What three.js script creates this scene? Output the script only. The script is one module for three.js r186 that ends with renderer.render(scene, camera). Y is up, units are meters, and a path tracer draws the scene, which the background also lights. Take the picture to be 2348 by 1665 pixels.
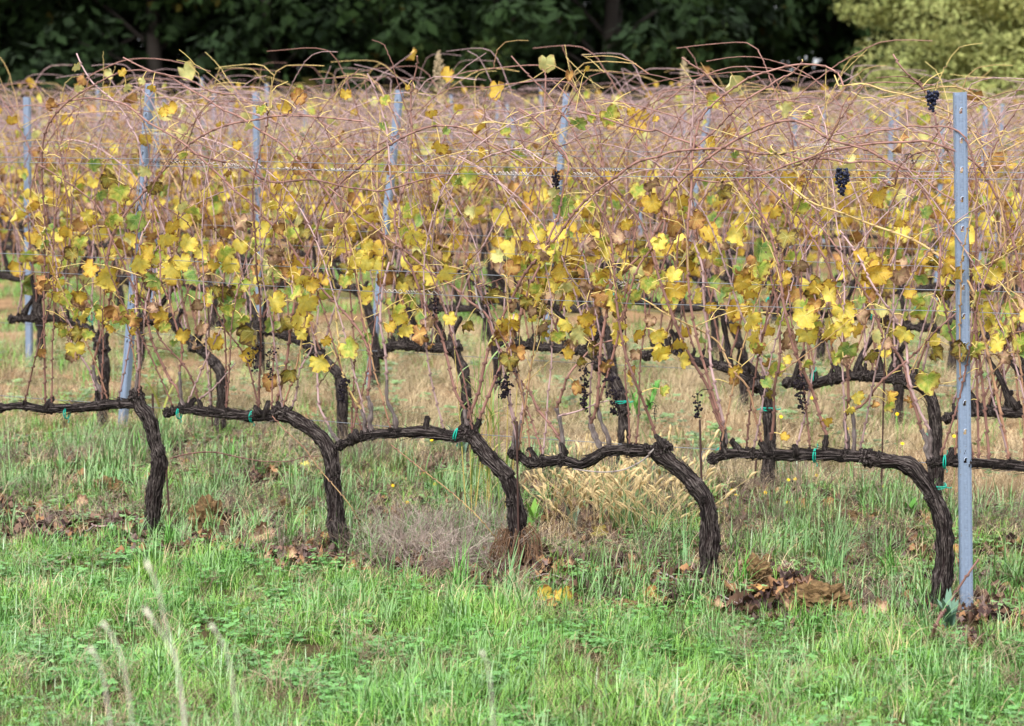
import * as THREE from 'three';
import { mergeGeometries } from 'three/addons/utils/BufferGeometryUtils.js';
import { createNoise2D, createNoise3D, createNoise4D } from 'simplex-noise';

// ---------------------------------------------------------------- camera, sky, sun, exposure
const PW = 2348, PH = 1665, FOCAL = 4836, EYE = 2.05, HORIZON = 210;      // picture size and focal length in its pixels
const PITCH = Math.atan((PH / 2 - HORIZON) / FOCAL);
const scene = new THREE.Scene();
const camera = new THREE.PerspectiveCamera(2 * Math.atan(PH / 2 / FOCAL) * 180 / Math.PI, PW / PH, 0.1, 600);
camera.position.set(0, EYE, 0);
camera.rotation.x = -PITCH;
camera.filmGauge = 41.3;
camera.focus = 8.9;
camera.userData.fStop = 4;

const SKY_STRENGTH = 0.85;
{
  const w = 64, h = 32, d = new Float32Array(w * h * 4);
  for (let y = 0; y < h; y++) {
    const up = Math.sin(((y + 0.5) / h - 0.5) * Math.PI), l = SKY_STRENGTH * (up > 0 ? (1 + 2 * up) / 3 : 0.12);
    for (let x = 0; x < w; x++) d.set([l * 0.965, l * 0.985, l * 1.03, 1], (y * w + x) * 4);
  }
  const sky = new THREE.DataTexture(d, w, h, THREE.RGBAFormat, THREE.FloatType);
  sky.mapping = THREE.EquirectangularReflectionMapping;
  sky.magFilter = sky.minFilter = THREE.LinearFilter;
  sky.needsUpdate = true;
  scene.background = sky;
  scene.environment = sky;
}
const sun = new THREE.DirectionalLight(new THREE.Color(1, 0.975, 0.94), 1.25);
sun.position.set(-9, 20, 7);
sun.target.position.set(0, 0, -10);
sun.castShadow = true;
sun.shadow.radius = 26;
sun.shadow.mapSize.set(2048, 2048);
Object.assign(sun.shadow.camera, { left: -18, right: 18, top: 30, bottom: -30, near: 1, far: 90 });
scene.add(sun, sun.target);
const renderer = new THREE.WebGLRenderer({ antialias: true });
renderer.setSize(1024, 726);
renderer.toneMapping = THREE.LinearToneMapping;
renderer.toneMappingExposure = 4.15;
renderer.shadowMap.enabled = true;

// ---------------------------------------------------------------- helpers
const V = (x, y, z) => new THREE.Vector3(x, y, z);
function makeRng(seed) { let a = seed * 2654435761 | 0; return () => { a = (a + 0x6d2b79f5) | 0; let t = Math.imul(a ^ (a >>> 15), 1 | a); t = (t + Math.imul(t ^ (t >>> 7), 61 | t)) ^ t; return ((t ^ (t >>> 14)) >>> 0) / 4294967296; }; }
const rng = makeRng(11);
const n2 = createNoise2D(makeRng(5)), n3 = createNoise3D(makeRng(6)), n4 = createNoise4D(makeRng(7));
const lerp = THREE.MathUtils.lerp, clamp = THREE.MathUtils.clamp, sstep = (x, a, b) => { const t = clamp((x - a) / (b - a), 0, 1); return t * t * (3 - 2 * t); };
const rr = (r, a, b) => a + (b - a) * r();
const pick = (r, list) => list[Math.floor(r() * list.length) % list.length];
const counts = {};
function numbered(name) { const n = counts[name] = (counts[name] ?? -1) + 1; return n ? name + '_' + String(n).padStart(3, '0') : name; }
function shadows(o) { o.castShadow = o.receiveShadow = true; return o; }
function tag(o, label, category, group, kind) {
  o.userData.label = label; o.userData.category = category;
  if (group) o.userData.group = group;
  if (kind) o.userData.kind = kind;
  return o;
}
function thing(name, label, category, position, group) {
  const o = new THREE.Group(); o.name = numbered(name); if (position) o.position.copy(position); scene.add(o);
  return tag(o, label, category, group);
}
function part(name, geometry, material, parent) { const m = shadows(new THREE.Mesh(geometry, material)); m.name = name; parent.add(m); return m; }
function meshThing(name, geometry, material, label, category, group, kind) {
  const m = shadows(new THREE.Mesh(geometry, material)); m.name = numbered(name); scene.add(m); return tag(m, label, category, group, kind);
}
function structure(name, geometry, material) { const m = shadows(new THREE.Mesh(geometry, material)); m.name = name; m.userData.kind = 'structure'; scene.add(m); return m; }

// rays of the photograph's lens: measured spots become points on a trellis row or on the ground
function ray(px, py) {
  const u = (px - PW / 2) / FOCAL, v = (PH / 2 - py) / FOCAL, c = Math.cos(PITCH), s = Math.sin(PITCH);
  return V(u, v * c - s, -(c + v * s));
}
const REGION = { 1: [150, 150], 2: [850, 150], 3: [1500, 150], 4: [150, 600], 5: [850, 600], 6: [1500, 600], 7: [150, 1020], 8: [850, 1020], 9: [1500, 1020] }, ZOOM = 3.2486;
const spot = (r, x, y) => [REGION[r][0] + x / ZOOM, REGION[r][1] + y / ZOOM];
const ROWS = [{ z0: 8.93, s: 0.444 }, { z0: 11.35, s: 0.53 }];
for (let k = 2; k < 13; k++) ROWS.push({ z0: 14.2 + (k - 2) * 2.85, s: 0.5 });
function onRow(k, px, py, off = 0) { const d = ray(px, py), { z0, s } = ROWS[k], t = (z0 + off) / (-d.z + s * d.x); return V(d.x * t, EYE + d.y * t, d.z * t); }
const rowAt = (k, X, y, off = 0) => V(X, y, -(ROWS[k].z0 + off - ROWS[k].s * X));
const rowBasis = (k) => { const s = ROWS[k].s, l = Math.hypot(1, s); return { e: V(1 / l, 0, s / l), n: V(-s / l, 0, 1 / l) }; };
// measured polyline -> points on row k; chunks are [region, x, y, x, y, ...]
function trace(k, chunks, off = 0) {
  const out = [];
  for (const [r, ...c] of chunks) for (let i = 0; i < c.length; i += 2) out.push(onRow(k, ...spot(r, c[i], c[i + 1]), off));
  return out;
}
const rowDepth = (k, x, z) => -z - (ROWS[k].z0 - ROWS[k].s * x);          // metres behind row k
function groundY(x, z) {
  const d1 = rowDepth(0, x, z), d2 = rowDepth(1, x, z);
  let y = 0.022 * n2(x * 0.9, z * 0.9) + 0.014 * n2(x * 2.7 + 9, z * 2.7) + 0.008 * n2(x * 7, z * 7 + 4);
  y += 0.035 * Math.exp(-(d1 * d1) / 0.1) * (0.6 + n2(x * 1.7, 3)) + 0.03 * Math.exp(-(d2 * d2) / 0.12);
  return y * (-z < 24 ? 1 : 0.6) - 0.012;
}
function onGround(px, py, lift = 0) {
  const d = ray(px, py); let t = EYE / -d.y;
  for (let i = 0; i < 4; i++) t = (EYE - groundY(d.x * t, d.z * t) - lift) / -d.y;
  return V(d.x * t, groundY(d.x * t, d.z * t) + lift, d.z * t);
}

function tube(pts, radius, sides, opt = {}) {
  const n = pts.length, pos = [], uv = [], col = [], idx = [];
  const tan = pts.map((p, i) => pts[Math.min(i + 1, n - 1)].clone().sub(pts[Math.max(i - 1, 0)]).normalize());
  let nor = Math.abs(tan[0].y) < 0.9 ? V(0, 1, 0) : V(0, 0, 1);
  let run = 0; const q = V(0, 0, 0), bin = V(0, 0, 0);
  for (let i = 0; i < n; i++) {
    if (i) run += pts[i].distanceTo(pts[i - 1]);
    nor = nor.clone().addScaledVector(tan[i], -nor.dot(tan[i])).normalize();
    bin.crossVectors(tan[i], nor);
    const t = i / (n - 1), r0 = radius(t, run, i);
    for (let j = 0; j <= sides; j++) {
      const a = (j % sides) / sides * Math.PI * 2, ca = Math.cos(a), sa = Math.sin(a), r = r0 + (opt.disp ? opt.disp(ca, sa, run, t, r0) : 0);
      q.copy(pts[i]).addScaledVector(nor, ca * r).addScaledVector(bin, sa * r);
      pos.push(q.x, q.y, q.z); uv.push(j / sides * (opt.u ?? 1), run * (opt.v ?? 1));
      if (opt.color) col.push(...opt.color(t, run, ca, i));
      if (i && j) { const b = i * (sides + 1) + j; idx.push(b - 1, b - sides - 2, b - sides - 1, b - 1, b - sides - 1, b); }
    }
  }
  if (opt.caps !== false) for (const [i, flip] of [[0, 1], [n - 1, 0]]) {
    const c = pos.length / 3; pos.push(pts[i].x, pts[i].y, pts[i].z); uv.push(0.5, i ? run : 0);
    if (opt.color) col.push(...opt.color(i ? 1 : 0, i ? run : 0, 0, i));
    for (let j = 0; j < sides; j++) { const b = i * (sides + 1) + j; flip ? idx.push(c, b + 1, b) : idx.push(c, b, b + 1); }
  }
  const g = new THREE.BufferGeometry();
  g.setAttribute('position', new THREE.Float32BufferAttribute(pos, 3));
  g.setAttribute('uv', new THREE.Float32BufferAttribute(uv, 2));
  if (opt.color) g.setAttribute('color', new THREE.Float32BufferAttribute(col, 3));
  g.setIndex(idx); g.computeVertexNormals();
  const N = g.attributes.normal;
  for (let i = 0; i < n; i++) { const a = i * (sides + 1), b = a + sides; q.set(N.getX(a) + N.getX(b), N.getY(a) + N.getY(b), N.getZ(a) + N.getZ(b)).normalize(); N.setXYZ(a, q.x, q.y, q.z); N.setXYZ(b, q.x, q.y, q.z); }
  return g;
}
function smooth(pts, step) { const c = new THREE.CatmullRomCurve3(pts, false, 'centripetal'); c.arcLengthDivisions = Math.max(60, pts.length * 12); return c.getSpacedPoints(Math.max(2, Math.ceil(c.getLength() / step))); }
const join = (list) => { const g = mergeGeometries(list.map((x) => x.index ? x : x), false); return g; };
const tint = (c, k) => [c[0] * k, c[1] * k, c[2] * k];
const mixc = (a, b, t) => [lerp(a[0], b[0], t), lerp(a[1], b[1], t), lerp(a[2], b[2], t)];
const toS = (v) => Math.round(255 * (v <= 0.0031308 ? 12.92 * v : 1.055 * Math.pow(v, 1 / 2.4) - 0.055));
function texture(w, h, f, srgb = true) {
  const d = new Uint8Array(w * h * 4);
  for (let y = 0; y < h; y++) for (let x = 0; x < w; x++) { const c = f((x + 0.5) / w, (y + 0.5) / h); for (let i = 0; i < 3; i++) d[(y * w + x) * 4 + i] = srgb ? toS(clamp(c[i], 0, 1)) : clamp(c[i], 0, 1) * 255; d[(y * w + x) * 4 + 3] = 255; }
  const t = new THREE.DataTexture(d, w, h); t.magFilter = THREE.LinearFilter; t.minFilter = THREE.LinearMipmapLinearFilter; t.generateMipmaps = true;
  t.wrapS = t.wrapT = THREE.RepeatWrapping; if (srgb) t.colorSpace = THREE.SRGBColorSpace; t.needsUpdate = true; return t;
}
const TAU = Math.PI * 2;
const NTH = ['first', 'second', 'third', 'fourth', 'fifth', 'sixth', 'seventh', 'eighth', 'ninth', 'tenth', 'eleventh', 'twelfth', 'thirteenth', 'fourteenth', 'fifteenth', 'sixteenth'];
const wrapNoise = (u, v, fu, fv, off = 0) => n4(Math.cos(u * TAU) * fu / TAU, Math.sin(u * TAU) * fu / TAU, Math.cos(v * TAU) * fv / TAU + off, Math.sin(v * TAU) * fv / TAU);

// ---------------------------------------------------------------- materials
const std = (color, roughness = 0.85, more = {}) => new THREE.MeshPhysicalMaterial({ color: new THREE.Color().setRGB(...color), roughness, specularIntensity: 0.22, ...more });
const thin = (color, transmission, more = {}) => new THREE.MeshPhysicalMaterial({ color: new THREE.Color().setRGB(...color), roughness: 0.75, transmission, thickness: 0, side: THREE.DoubleSide, specularIntensity: 0.35, ...more });
const barkHeight = (u, v) => { const a = wrapNoise(u + 0.05 * wrapNoise(u, v, 3, 7, 31), v, 19, 8) * 0.6 + wrapNoise(u + 0.05 * wrapNoise(u, v, 4, 12, 3), v, 36, 17, 7) * 0.4, b = 1 - Math.abs(a); return clamp(Math.pow(b, 2.2) * 0.85 + 0.15 * wrapNoise(u, v, 20, 60, 5), 0, 1); };
const barkMap = texture(256, 512, (u, v) => { const h = barkHeight(u, v), p = wrapNoise(u, v, 6, 5, 11) * 0.5 + 0.5; return mixc(mixc([0.004, 0.003, 0.0035], [0.02, 0.012, 0.012], p), mixc([0.09, 0.068, 0.064], [0.27, 0.235, 0.21], p), Math.pow(h, 4)); });
const barkBump = texture(256, 512, (u, v) => { const h = barkHeight(u, v); return [h, h, h]; }, false);
const BARK = std([1, 1, 1], 0.95, { map: barkMap, bumpMap: barkBump, bumpScale: 0.012 });
const oldMap = texture(128, 256, (u, v) => { const h = barkHeight(u, v), p = wrapNoise(u, v, 5, 9, 2) * 0.5 + 0.5; return mixc([0.04, 0.028, 0.027], mixc([0.22, 0.16, 0.15], [0.32, 0.28, 0.265], p), Math.pow(h, 1.5) * 0.9); });
const OLDWOOD = std([1, 1, 1], 0.9, { map: oldMap, bumpMap: barkBump, bumpScale: 0.003 });
const CANE = std([1, 1, 1], 0.6, { vertexColors: true });
const PETIOLE = std([0.62, 0.47, 0.16], 0.6);
const STEEL = std([0.36, 0.42, 0.52], 0.5, { metalness: 0.25, specularIntensity: 1 });
const WIRE = std([0.16, 0.17, 0.19], 0.45, { metalness: 0.5, specularIntensity: 1 });
const RUST = std([0.055, 0.03, 0.026], 0.85);
const TIE = std([0.012, 0.3, 0.22], 0.4);
const RAISIN = std([0.012, 0.008, 0.012], 0.6);
const TENDRIL = std([1, 1, 1], 0.8, { vertexColors: true });

// ---------------------------------------------------------------- grape leaves
function leafRadius(a) {                       // a: angle from the tip, 0..PI
  const lobe = (at, w, h) => h * Math.exp(-(((a - at) / w) ** 2));
  return 0.7 + lobe(0, 0.34, 0.28) + lobe(0.98, 0.3, 0.17) + lobe(1.98, 0.4, 0.1) - lobe(Math.PI, 0.26, 0.45);
}
const LEAF_PALETTES = [
  { c: [0.68, 0.58, 0.12], e: [0.7, 0.54, 0.085], b: [0.3, 0.15, 0.04], margin: 0.13, specks: 0.5 },    // 0 bright yellow
  { c: [0.26, 0.36, 0.05], e: [0.56, 0.49, 0.1], b: [0.26, 0.14, 0.05], margin: 0.2, specks: 0.6 },     // 1 yellow with a green heart
  { c: [0.11, 0.22, 0.045], e: [0.26, 0.32, 0.07], b: [0.25, 0.15, 0.05], margin: 0.12, specks: 0.25 }, // 2 green
  { c: [0.58, 0.4, 0.05], e: [0.58, 0.37, 0.05], b: [0.2, 0.085, 0.02], margin: 0.22, specks: 0.9 },   // 3 gold, brown specks
  { c: [0.44, 0.24, 0.07], e: [0.36, 0.17, 0.06], b: [0.16, 0.07, 0.025], margin: 0.3, specks: 0.8 },   // 4 orange brown
  { c: [0.42, 0.26, 0.17], e: [0.34, 0.19, 0.12], b: [0.14, 0.075, 0.045], margin: 0.35, specks: 0.5 }, // 5 dry, pinkish brown
  { c: [0.23, 0.2, 0.035], e: [0.3, 0.2, 0.03], b: [0.06, 0.032, 0.014], margin: 0.4, specks: 1 },      // 6 olive and dark brown
  { c: [0.5, 0.5, 0.2], e: [0.56, 0.5, 0.18], b: [0.4, 0.28, 0.12], margin: 0.1, specks: 0.15 },        // 7 pale green
];
const VEINS = [0, 0.98, -0.98, 1.98, -1.98];
const LEAVES = LEAF_PALETTES.map((p, k) => {
  const map = texture(160, 160, (u, v) => {
    const x = (u - 0.5) * 2.4, y = (v - 0.58) * 2.4, r = Math.hypot(x, y), a = Math.atan2(x, -y), R = leafRadius(Math.abs(a)), q = r / R;
    const big = n3(x * 1.6, y * 1.6, k * 7), mid = n3(x * 4, y * 4, k * 5 + 40), fine = n3(x * 14, y * 14, k * 3 + 80), tiny = n3(x * 30, y * 30, k + 120);
    let c = mixc(p.c, p.e, sstep(q + big * 0.45, 0.25, 0.85));
    let vein = 1; for (const va of VEINS) { const d = Math.abs(Math.sin(a - va)) * r; if (Math.cos(a - va) > 0 && r < 0.95 * R + 0.1) vein = Math.min(vein, d / (0.028 - 0.014 * q)); const s = r * Math.cos(a - va), w = ((s - d * 1.1) * 6 % 1 + 1) % 1; if (Math.cos(a - va) > 0.6 && d < 0.35) vein = Math.min(vein, 0.55 + Math.abs(w - 0.5) * 3.2); }
    c = mixc(mixc(c, [0.62, 0.58, 0.24], 0.45), c, sstep(vein, 0.2, 1));
    c = tint(c, 1 + 0.13 * mid + 0.1 * fine);
    c = mixc(c, p.b, sstep(q + mid * 0.26 + big * 0.12 + fine * 0.09, 1.02 - p.margin, 1.1 - p.margin * 0.6) * 0.92);
    c = mixc(c, p.b, sstep(tiny * 0.6 + fine * 0.5 + mid * 0.35, 0.86 - p.specks * 0.28, 0.98 - p.specks * 0.22) * 0.85);
    return c;
  });
  map.wrapS = map.wrapT = THREE.ClampToEdgeWrapping;
  return thin([1, 1, 1], k === 5 || k === 4 ? 0.22 : 0.38, { map, roughness: 0.7 });
});
function leafGeometry(seed, curl, detail = 13) {
  const r = makeRng(seed), m = detail, pts = [V(0, 0, 0)], n = 2 * m;
  const skew = rr(r, -0.1, 0.1), A = (i) => lerp(-Math.PI * 0.985, Math.PI * 0.985, i / n);
  for (let j = 0; j <= m; j++) { const a = A(2 * j), R = leafRadius(Math.abs(a)) * 0.55; pts.push(V(Math.sin(a) * R, -Math.cos(a) * R, 0)); }
  for (let i = 0; i <= n; i++) { const a = A(i), R = leafRadius(Math.abs(a)) * (1 + (i % 2 ? -0.065 : 0.05) + rr(r, -0.07, 0.07)); pts.push(V(Math.sin(a) * R, -Math.cos(a) * R, 0)); }
  const uv = []; for (const p of pts) uv.push(p.x / 2.4 + 0.5, p.y / 2.4 + 0.58);
  const kx = curl * rr(r, 0.4, 1.3) * (r() < 0.75 ? 1 : -1), ky = curl * rr(r, -0.6, 1.1), fold = rr(r, 0.05, 0.35) + curl * 0.12, ph = r() * 9;
  for (const p of pts) {
    const d = Math.hypot(p.x, p.y);
    let z = Math.abs(p.x) * fold + (0.14 + 0.12 * curl) * n3(p.x * 1.9 + ph, p.y * 1.9, seed) * d * 1.6 + 0.12 * n3(p.x * 5, p.y * 5, seed + 3) * d;
    let x = p.x + skew * p.y, y = p.y;
    if (Math.abs(kx) > 0.02) { z += (1 - Math.cos(x * kx)) / kx; x = Math.sin(x * kx) / kx; }
    if (Math.abs(ky) > 0.02) { z += (1 - Math.cos(y * ky)) / ky; y = Math.sin(y * ky) / ky; }
    p.set(x, y, z);
  }
  const idx = [], mid = (j) => 1 + j, out = (i) => 2 + m + i;
  for (let j = 0; j < m; j++) idx.push(0, mid(j), mid(j + 1), mid(j), out(2 * j), out(2 * j + 1), mid(j), out(2 * j + 1), mid(j + 1), mid(j + 1), out(2 * j + 1), out(2 * j + 2));
  const g = new THREE.BufferGeometry().setFromPoints(pts); g.setAttribute('uv', new THREE.Float32BufferAttribute(uv, 2)); g.setIndex(idx); g.computeVertexNormals(); return g;
}
const LEAF_FLAT = [], LEAF_CURLED = [], LEAF_LOW = [], LEAF_FAR = [1, 2, 3, 4].map((i) => leafGeometry(120 + i, 0.5 + 0.2 * i, 4));
for (let i = 0; i < 7; i++) { LEAF_FLAT.push(leafGeometry(20 + i, 0.45 + 0.16 * (i % 4))); LEAF_CURLED.push(leafGeometry(60 + i, 1.7)); LEAF_LOW.push(leafGeometry(90 + i, 0.6 + 0.3 * (i % 4), 7)); }
const leafTurn = (r, spread = 1) => new THREE.Quaternion().setFromEuler(new THREE.Euler(rr(r, -0.25, 0.75), rr(r, -1.25, 1.25) * spread + 0.25, rr(r, -0.75, 0.75), 'YXZ'));
function addLeaf(parent, at, size, cls, r, geos, spread) {
  const g = geos ?? (cls >= 4 && cls <= 6 && r() < 0.75 ? LEAF_CURLED : LEAF_FLAT);
  const m = part('leaf', pick(r, g), LEAVES[cls], parent), q = leafTurn(r, spread);
  m.quaternion.copy(q); m.scale.setScalar(size);
  m.position.copy(at).sub(V(0, -0.3 * size, 0).applyQuaternion(q));
  return m;
}
const petioleGeo = tube([V(0, 0, 0), V(0.05, 0.27, 0), V(0.07, 0.55, 0), V(0.05, 0.8, 0), V(0, 1, 0)], (t) => 1 - 0.3 * t, 4, { caps: false });
function addPetiole(parent, from, to, r, name = 'petiole') {
  const d = to.clone().sub(from), l = d.length(); if (l < 0.01) return;
  const m = part(name, petioleGeo, PETIOLE, parent);
  // the stalk's thickness is in x and z, its bow in x: scale the bow with the length by turning only
  m.geometry = tube([0, 0.3, 0.62, 1].map((t) => from.clone().addScaledVector(d, t).add(V(0, Math.sin(t * Math.PI) * l * rr(r, 0.05, 0.16), 0))), (t) => lerp(0.0017, 0.0013, t), 4, { caps: false });
}

// ---------------------------------------------------------------- ground
{
  const xs = [], zs = [];
  for (let x = -260; x < -12; x += 31) xs.push(x);
  for (let x = -12; x < -5; x += 0.5) xs.push(x);
  for (let x = -5; x <= 5; x += 0.06) xs.push(x);
  for (let x = 5.5; x <= 12; x += 0.5) xs.push(x);
  for (let x = 43; x <= 260; x += 31) xs.push(x);
  for (let z = 14; z > -4.6; z -= 1.6) zs.push(z);
  for (let z = -4.7; z > -16; z -= 0.06) zs.push(z);
  for (let z = -16; z > -30; z -= 0.4) zs.push(z);
  for (let z = -30; z > -60; z -= 3) zs.push(z);
  for (let z = -70; z > -420; z -= 35) zs.push(z);
  const pos = [], uv = [], col = [], idx = [], nx = xs.length;
  zs.forEach((z, j) => xs.forEach((x, i) => {
    const d1 = rowDepth(0, x, z), d2 = rowDepth(1, x, z), near = -z < 40;
    pos.push(x, near ? groundY(x, z) + (Math.abs(x) < 5 && -z < 16 ? 0.012 * n2(x * 15, z * 15) : 0) : -0.05, z); uv.push(x / 1.7, z / 1.7);
    const p = n2(x * 0.8, z * 0.8) * 0.5 + 0.5, q = n2(x * 3.1, z * 3.1) * 0.5 + 0.5;
    let c = mixc([0.5, 0.4, 0.32], [0.95, 0.78, 0.6], q);
    if (d1 < -0.15) c = mixc(c, [0.42, 0.46, 0.28], 0.8);
    else if (d2 > -0.6) c = mixc(c, p > 0.55 ? [0.95, 1.25, 0.6] : [2.3, 1.9, 1.45], 0.75);
    col.push(...c);
    if (i && j) { const b = j * nx + i; idx.push(b - nx - 1, b - nx, b, b - nx - 1, b, b - 1); }
  }));
  const g = new THREE.BufferGeometry();
  g.setAttribute('position', new THREE.Float32BufferAttribute(pos, 3)); g.setAttribute('uv', new THREE.Float32BufferAttribute(uv, 2)); g.setAttribute('color', new THREE.Float32BufferAttribute(col, 3));
  g.setIndex(idx); g.computeVertexNormals();
  const soil = (u, v) => wrapNoise(u, v, 6, 6) * 0.3 + wrapNoise(u, v, 19, 19, 4) * 0.3 + wrapNoise(u, v, 60, 60, 8) * 0.25;
  const map = texture(512, 512, (u, v) => { const h = soil(u, v), s = wrapNoise(u, v, 90, 24, 14); return mixc(mixc([0.05, 0.036, 0.024], [0.15, 0.11, 0.075], clamp(h + 0.5, 0, 1)), [0.27, 0.2, 0.13], sstep(s, 0.35, 0.75) * 0.6); });
  const bump = texture(512, 512, (u, v) => { const h = clamp(soil(u, v) + 0.5, 0, 1); return [h, h, h]; }, false);
  structure('ground', g, std([1, 1, 1], 1, { map, bumpMap: bump, bumpScale: 0.03, vertexColors: true }));
}

// ---------------------------------------------------------------- the wood behind the vineyard
function leafCloud(r, clumps, perClump, size, color, aspect = 0.6) {
  const pos = [], nor = [], col = [], idx = [], a = V(0, 0, 0), b = V(0, 0, 0), c = V(0, 0, 0);
  for (const [cx, cy, cz, rad] of clumps) {
    const shade = rr(r, 0.8, 1.2), hue = r();
    for (let i = 0; i < perClump; i++) {
      a.set(r() * 2 - 1, r() * 2 - 1, r() * 2 - 1).normalize(); const out = rad * Math.cbrt(rr(r, 0.12, 1));
      c.set(cx + a.x * out, cy + a.y * out * 0.75, cz + a.z * out);
      const own = r(), nrm = a.clone().add(V(rr(r, -0.8, 0.8), rr(r, -0.2, 1), rr(r, -0.8, 0.8))).normalize();
      b.set(rr(r, -1, 1), rr(r, -1, 1), rr(r, -1, 1)).cross(nrm).normalize(); const s = size * rr(r, 0.6, 1.4), t = nrm.clone().cross(b), base = pos.length / 3;
      for (const [p, q] of [[-0.5, 0], [0.05, 0.5], [0.6, 0], [0.05, -0.5]]) { pos.push(c.x + (b.x * p + t.x * q * aspect) * s, c.y + (b.y * p + t.y * q * aspect) * s, c.z + (b.z * p + t.z * q * aspect) * s); nor.push(nrm.x, nrm.y, nrm.z); col.push(...color(r, clamp(hue * 0.6 + own * 0.4, 0, 1), shade)); }
      idx.push(base, base + 2, base + 1, base, base + 3, base + 2);
    }
  }
  const g = new THREE.BufferGeometry();
  g.setAttribute('position', new THREE.Float32BufferAttribute(pos, 3)); g.setAttribute('normal', new THREE.Float32BufferAttribute(nor, 3)); g.setAttribute('color', new THREE.Float32BufferAttribute(col, 3)); g.setIndex(idx); return g;
}
const DARKLEAF = thin([1, 1, 1], 0.2, { vertexColors: true, roughness: 0.8, specularIntensity: 0.2 });
const PALELEAF = thin([1, 1, 1], 0.35, { vertexColors: true, roughness: 0.8 });
const TREEBARK = std([0.024, 0.02, 0.017], 0.95);
const evergreen = (r, hue, shade) => { const c = hue > 0.9 ? [0.05, 0.042, 0.006] : mixc([0.006, 0.013, 0.005], [0.02, 0.042, 0.009], hue); return tint(c, shade * rr(r, 0.7, 1.3)); };
function makeTree(seed) {
  const r = makeRng(seed), o = new THREE.Group(), h = rr(r, 8, 11), wide = rr(r, 2.2, 3);
  const lean = rr(r, -0.5, 0.5), trunkPts = [V(0, -0.2, 0), V(lean * 0.3, h * 0.25, 0.1), V(lean * 0.7, h * 0.5, -0.1), V(lean, h * 0.8, 0)];
  part('trunk', tube(smooth(trunkPts, 0.5), (t) => lerp(0.22, 0.05, t), 8), TREEBARK, o);
  const limbs = [], clumps = [];
  for (let i = 0; i < 46; i++) {
    const y = rr(r, 0.07, 1) * h, a = r() * TAU, f = y / h, reach = wide * Math.sqrt(clamp(1 - ((f - 0.45) / 0.62) ** 2, 0.1, 1)) * rr(r, 0.55, 1.05);
    const p = V(lean * f + Math.cos(a) * reach, y, Math.sin(a) * reach);
    clumps.push([p.x, p.y, p.z, rr(r, 0.55, 1.0)]);
    if (i % 3 === 0) limbs.push(tube(smooth([V(lean * f * 0.8, Math.max(0.4, y - reach * 0.6), 0), V(p.x * 0.5, y - reach * 0.2, p.z * 0.5), p], 0.4), (t) => lerp(0.06, 0.015, t), 5));
  }
  part('limbs', join(limbs), TREEBARK, o).userData.kind = 'stuff';
  part('crown', leafCloud(r, clumps, 140, 0.26, evergreen), DARKLEAF, o);
  return o;
}
const trees = [31, 32, 33, 34].map(makeTree);
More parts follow.
